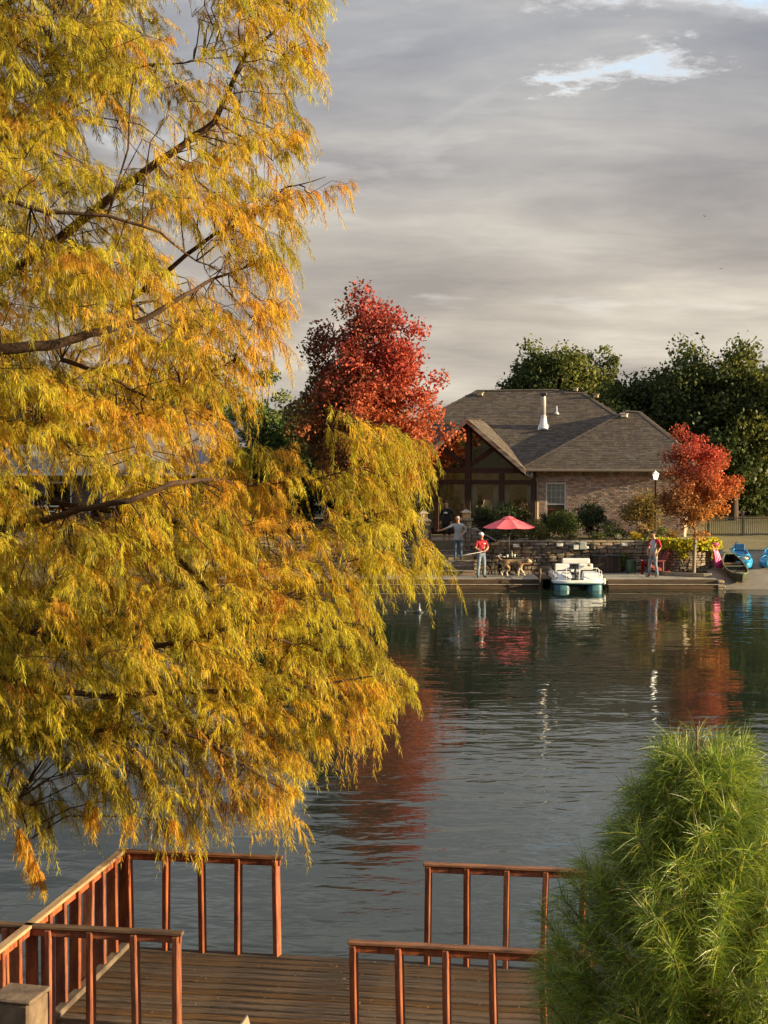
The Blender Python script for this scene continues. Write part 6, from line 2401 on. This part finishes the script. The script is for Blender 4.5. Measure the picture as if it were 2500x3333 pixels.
for x in (-0.42, 0.66):
    one('back_support', bt, M_white, lambda m: m.box((x, 2.06, 0.88), (0.07, 0.08, 0.6), bev=0.01))
one('bench_seat', bt, M_white, lambda m: m.box((0.12, 1.86, 0.84), (1.1, 0.36, 0.12), bev=0.04))
for x in (-0.52, -0.0):
    one('pole', bt, M_white, lambda m: m.tube([(x, -0.02, 0.59), (x, 0.0, 1.06)], 0.016, 8))
one('grab_rail', bt, M_white, lambda m: m.tube([(0.0, 0.0, 1.05), (0.05, 0.0, 1.08), (0.78, 0.05, 1.08), (0.82, 0.06, 1.0), (0.85, 0.1, 0.62)], 0.016, 8), True)
one('pedal_well', bt, M_darkgrey, lambda m: m.box((0.0, 0.25, 0.605), (0.40, 0.6, 0.02)))
one('tiller', bt, M_black, lambda m: (m.tube([(-0.16, 0.02, 0.60), (-0.10, 0.06, 0.72), (-0.14, 0.15, 0.95), (-0.12, 0.2, 1.10)], [0.10, 0.07, 0.05, 0.035], 8), m.box((-0.2, -0.02, 0.64), (0.28, 0.16, 0.08), bev=0.03)), True)
one('mooring_rope', bt, M_black, lambda m: m.tube([(-0.2, 0.0, 0.63), (-0.5, -0.02, 0.70), (-0.72, -0.02, 0.82), (-0.70, 0.02, 0.90), (-0.5, 0.05, 0.88), (-0.2, 0.1, 0.92)], 0.014, 6), True)
one('fender', bt, M_white, lambda m: m.lathe([(0.02, -0.13), (0.06, -0.09), (0.065, 0.08), (0.03, 0.13)], 10, c=(1.08, 0.3, 0.52)), True)
one('cap_cover', bt, M_cream, lambda m: m.lathe([(0.10, 0), (0.12, 0.06), (0.05, 0.12)], 10, c=(0.64, 1.5, 1.05)), True)


def along(o, a, b, roll=0.0):
    """place o (length along +Y) from point a to point b"""
    a, b = Vector(a), Vector(b)
    d = b - a
    o.location = a
    o.rotation_euler = (math.atan2(d.z, math.hypot(d.x, d.y)), roll, math.atan2(-d.x, d.y))


def kayak(label, a, b):
    root = empty('kayak', (0, 0, 0), label=label, cat='kayak', group='blue kayaks on the ramp')
    L_ = (Vector(b) - Vector(a)).length
    prof = [(0.0, 0.05, 0.16, 0.34), (0.04, 0.16, 0.08, 0.36), (0.14, 0.32, 0.02, 0.33), (0.32, 0.40, 0.0, 0.30), (0.55, 0.41, 0.0, 0.29), (0.76, 0.36, 0.01, 0.31), (0.92, 0.20, 0.07, 0.35), (1.0, 0.05, 0.16, 0.36)]

    def hullf(m):
        rings = []
        for t, w, z0, z1 in prof:
            ring = []
            for k in range(14):
                an = 2 * PI * k / 14
                x = w * math.copysign(abs(math.cos(an)) ** 0.7, math.cos(an))
                z = (z0 + z1) / 2 + (z1 - z0) / 2 * math.copysign(abs(math.sin(an)) ** 0.8, math.sin(an))
                ring.append((x, t * L_, z))
            rings.append(ring)
        m.loft(rings)
    one('hull', root, M_blue, hullf, True)
    # raised rims round the wells
    for (t0, t1, w) in ((0.16, 0.36, 0.24), (0.42, 0.74, 0.27)):
        one('well', root, M_blued, lambda m: m.loft([[(x * w, (lerp(t0, t1, 0.5) + y * (t1 - t0) / 2) * L_, z) for x, y in ((math.copysign(abs(math.cos(an)) ** .6, math.cos(an)), math.copysign(abs(math.sin(an)) ** .6, math.sin(an))) for an in np.linspace(0, 2 * PI, 17)[:-1])] for z in (0.27, 0.312)]), False)
        one('well_rim', root, M_blue, lambda m: m.tube([(w * 1.05 * math.copysign(abs(math.cos(an)) ** .6, math.cos(an)), (lerp(t0, t1, 0.5) + math.copysign(abs(math.sin(an)) ** .6, math.sin(an)) * (t1 - t0) / 2 * 1.03) * L_, 0.318) for an in np.linspace(0, 2 * PI, 19)], 0.03, 6, caps=False), True)
    one('seat_pad', root, M_cream, lambda m: m.lathe([(0.13, 0.30), (0.15, 0.33), (0.12, 0.36)], 14, c=(0.05, 0.26 * L_, 0)), True)
    one('seat_back', root, M_blued, lambda m: m.box((0, 0.66 * L_, 0.45), (0.40, 0.06, 0.28), rx=-.25, bev=0.025))
    one('hatch', root, M_cream, lambda m: m.lathe([(0.12, 0.33), (0.13, 0.36), (0.10, 0.37)], 14, c=(0.04, 0.83 * L_, 0)), True)
    for t in (0.39, 0.78):
        one('strap', root, M_black, lambda m: m.tube([(-0.37, t * L_, 0.24), (-0.2, t * L_, 0.335), (0.2, t * L_, 0.335), (0.37, t * L_, 0.24)], 0.014, 5))
    one('bow_handle', root, M_black, lambda m: m.tube([(-0.05, 0.03 * L_, 0.37), (0, 0.015 * L_, 0.43), (0.05, 0.03 * L_, 0.37)], 0.015, 6), True)
    one('stern_handle', root, M_black, lambda m: m.tube([(-0.05, 0.97 * L_, 0.36), (0, 0.98 * L_, 0.43), (0.05, 0.97 * L_, 0.36)], 0.015, 6), True)
    along(root, a, b)
    return root


def rp(px, y):
    return Vector(((px - CX) * y / F, y, ramp_z(y) + 0.015))


kayak('blue sit-on kayak on the ramp directly behind the olive canoe', rp(2432, 60.75), rp(2398, 63.7))
kayak('blue sit-on kayak cut by the right edge of the picture', rp(2498, 60.9), rp(2530, 63.9))


def canoe(label, a, b):
    root = empty('canoe', (0, 0, 0), label=label, cat='canoe')
    L_ = (Vector(b) - Vector(a)).length
    ts = [0.0, 0.05, 0.16, 0.34, 0.55, 0.76, 0.92, 1.0]
    ws = [0.02, 0.14, 0.30, 0.40, 0.42, 0.37, 0.2, 0.02]
    sh = [0.50, 0.47, 0.41, 0.36, 0.34, 0.37, 0.45, 0.50]
    kl = [0.22, 0.10, 0.03, 0.0, 0.0, 0.02, 0.09, 0.24]

    def shell(m, ins):
        rings = []
        for t, w, s_, k_ in zip(ts, ws, sh, kl):
            w = max(w - ins, 0.004)
            ring = []
            for j in range(13):
                an = PI * j / 12
                x = w * math.copysign(abs(math.cos(an)) ** 0.75, math.cos(an))
                z = s_ - (s_ - k_ - ins) * math.sin(an) ** 0.8
                ring.append((x, t * L_, z))
            rings.append(ring)
        m.loft(rings, closed=False, caps=False)
    one('hull', root, M_olive, lambda m: shell(m, 0.0), True)
    one('inside', root, M_black, lambda m: shell(m, 0.02), True)
    for s in (-1, 1):
        one('gunwale', root, M_oliver, lambda m: m.tube([(s * w, t * L_, s_ + 0.004) for t, w, s_ in zip(ts, ws, sh)], 0.024, 6), True)
    one('bow_deck', root, M_oliver, lambda m: m.slab([(-0.01, 0, 0.505), (0.01, 0, 0.505), (0.22, 0.11 * L_, 0.445), (0, 0.13 * L_, 0.45), (-0.22, 0.11 * L_, 0.445)], (0, 0, 0.02)))
    one('stern_deck', root, M_oliver, lambda m: m.slab([(-0.2, 0.92 * L_, 0.455), (0.2, 0.92 * L_, 0.455), (0.01, L_, 0.505), (-0.01, L_, 0.505)], (0, 0, 0.02)))
    for t in (0.36, 0.70):
        one('seat', root, M_oldwood, lambda m: m.box((0, t * L_, 0.27), (0.72, 0.22, 0.03), bev=0.008))
    one('thwart', root, M_oliver, lambda m: m.box((0, 0.52 * L_, 0.335), (0.82, 0.07, 0.03), bev=0.008))
    along(root, a, b)
    return root


canoe('olive green canoe with pale rim at the water edge of the ramp', rp(2418, 58.75), rp(2372, 61.9))

# pink inflatable leaning on the planter
c = W(2334, 1846, 60.9)
pk = empty('pool_float', (c.x, 60.95, ramp_z(60.9) + 0.02), label='pink inflatable float leaning on the stone planter', cat='float')


def pinkf(m):
    n = 9
    for k in range(4):
        pts = []
        for i in range(n):
            t = i / (n - 1)
            pts.append((-0.02 - 0.10 * t - 0.10 * t * t + k * 0.085 * (1 - 0.35 * t), 0.0 + 0.05 * k, 0.08 + 1.02 * t - 0.12 * t * t * (k * 0.5)))
        m.tube(pts, [0.035] + [0.056] * (n - 2) + [0.03], 8)


one('body', pk, M_pink, pinkf, True)
one('valve_end', pk, M_whitep, lambda m: m.tube([(0.24, -0.02, 0.08), (0.34, -0.05, 0.04)], [0.05, 0.03], 8), True)
one('pillow', pk, M_pink, lambda m: m.tube([(-0.22, -0.04, 1.03), (0.0, 0.02, 1.06), (0.08, 0.08, 1.02)], [0.05, 0.07, 0.05], 8), True)

# ================================================================== FENCES, LAKE FOUNTAIN, BIRDS
fx0, fx1, fY = 15.2, 24.0, 72.0
fn = empty('iron_fence', (fx0, fY, ground_z(16, fY)), label='black iron picket fence along the back of the lawn', cat='fence')
for z in (0.12, 0.86):
    one('rail', fn, M_black, lambda m: m.box(((fx1 - fx0) / 2, 0, z), (fx1 - fx0, 0.03, 0.04)))
pk_me = MB()
pk_me.box((0, 0, 0.5), (0.022, 0.022, 0.96))
pk_mesh = pk_me.mesh('picket', M_black)
x = 0.0
while x < fx1 - fx0:
    link('picket', pk_mesh, fn).location = (x, 0, 0)
    x += 0.078 * 1.25
for k in range(6):
    one('post', fn, M_black, lambda m: (m.box((0.15 + k * 1.62, 0, 0.55), (0.1, 0.1, 1.1), bev=0.01), m.lathe([(0.07, 1.1), (0.05, 1.14), (0.01, 1.17)], 8, c=(0.15 + k * 1.62, 0, 0))))
bf = empty('board_fence', (17.5, 97, ground_z(18, 97)), label='dark board fence in deep shade beneath the right-hand trees', cat='fence')
bme = MB()
bme.box((0, 0, 0.95), (0.14, 0.02, 1.9))
bmesh_ = bme.mesh('board', M_woodfence)
for k in range(90):
    link('board', bmesh_, bf).location = (k * 0.147, 0.004 * (k % 2), 0)
for z in (0.4, 1.5):
    one('rail', bf, M_woodfence, lambda m: m.box((6.6, 0.04, z), (13.3, 0.05, 0.09)))

fc = W(1365, 1995, 50.0)
ff = empty('lake_fountain', (fc.x, 50.0, 0), label='small floating fountain nozzle with outstretched arms on the lake', cat='fountain')
one('nozzle', ff, M_grey, lambda m: m.lathe([(0.06, -0.05), (0.06, 0.10), (0.025, 0.14), (0.02, 0.30), (0.03, 0.31)], 10), True)
one('float', ff, M_darkgrey, lambda m: m.lathe([(0.10, -0.05), (0.14, 0.0), (0.12, 0.05), (0.06, 0.07)], 14), True)
for a in (0.1, 2.5, PI + 0.15):
    arm = one('arm', ff, M_olive, lambda m: m.tube([(0, 0, 0.03), (0.5 * math.cos(a), 0.5 * math.sin(a), 0.03)], 0.018, 6))
    one('light', arm, M_darkgrey, lambda m: m.lathe([(0.04, -0.03), (0.055, 0.03), (0.04, 0.07)], 10, c=(0.5 * math.cos(a), 0.5 * math.sin(a), 0)), True)

for px, py, rz, lab in ((2294, 704, 0.5, 'tiny dark bird in the sky at right, upper of two'), (2349, 875, -0.4, 'tiny dark bird in the sky at right, lower of two')):
    c = W(px, py, 120.0)
    bd = empty('bird', c, rz, label=lab, cat='bird', group='birds in the sky')
    bd.scale = (0.6, 0.6, 0.6)
    one('body', bd, M_black, lambda m: m.tube([(0, -0.16, 0), (0, -0.08, 0.01), (0, 0.06, 0.0), (0, 0.18, 0)], [0.01, 0.035, 0.03, 0.006], 8), True)
    for s in (-1, 1):
        one('wing', bd, M_black, lambda m: m.slab([(0, -0.05, 0.01), (s * 0.16, -0.07, 0.09), (s * 0.32, 0.03, 0.05), (s * 0.15, 0.05, 0.07), (0, 0.06, 0.01)], (0, 0, 0.008)))
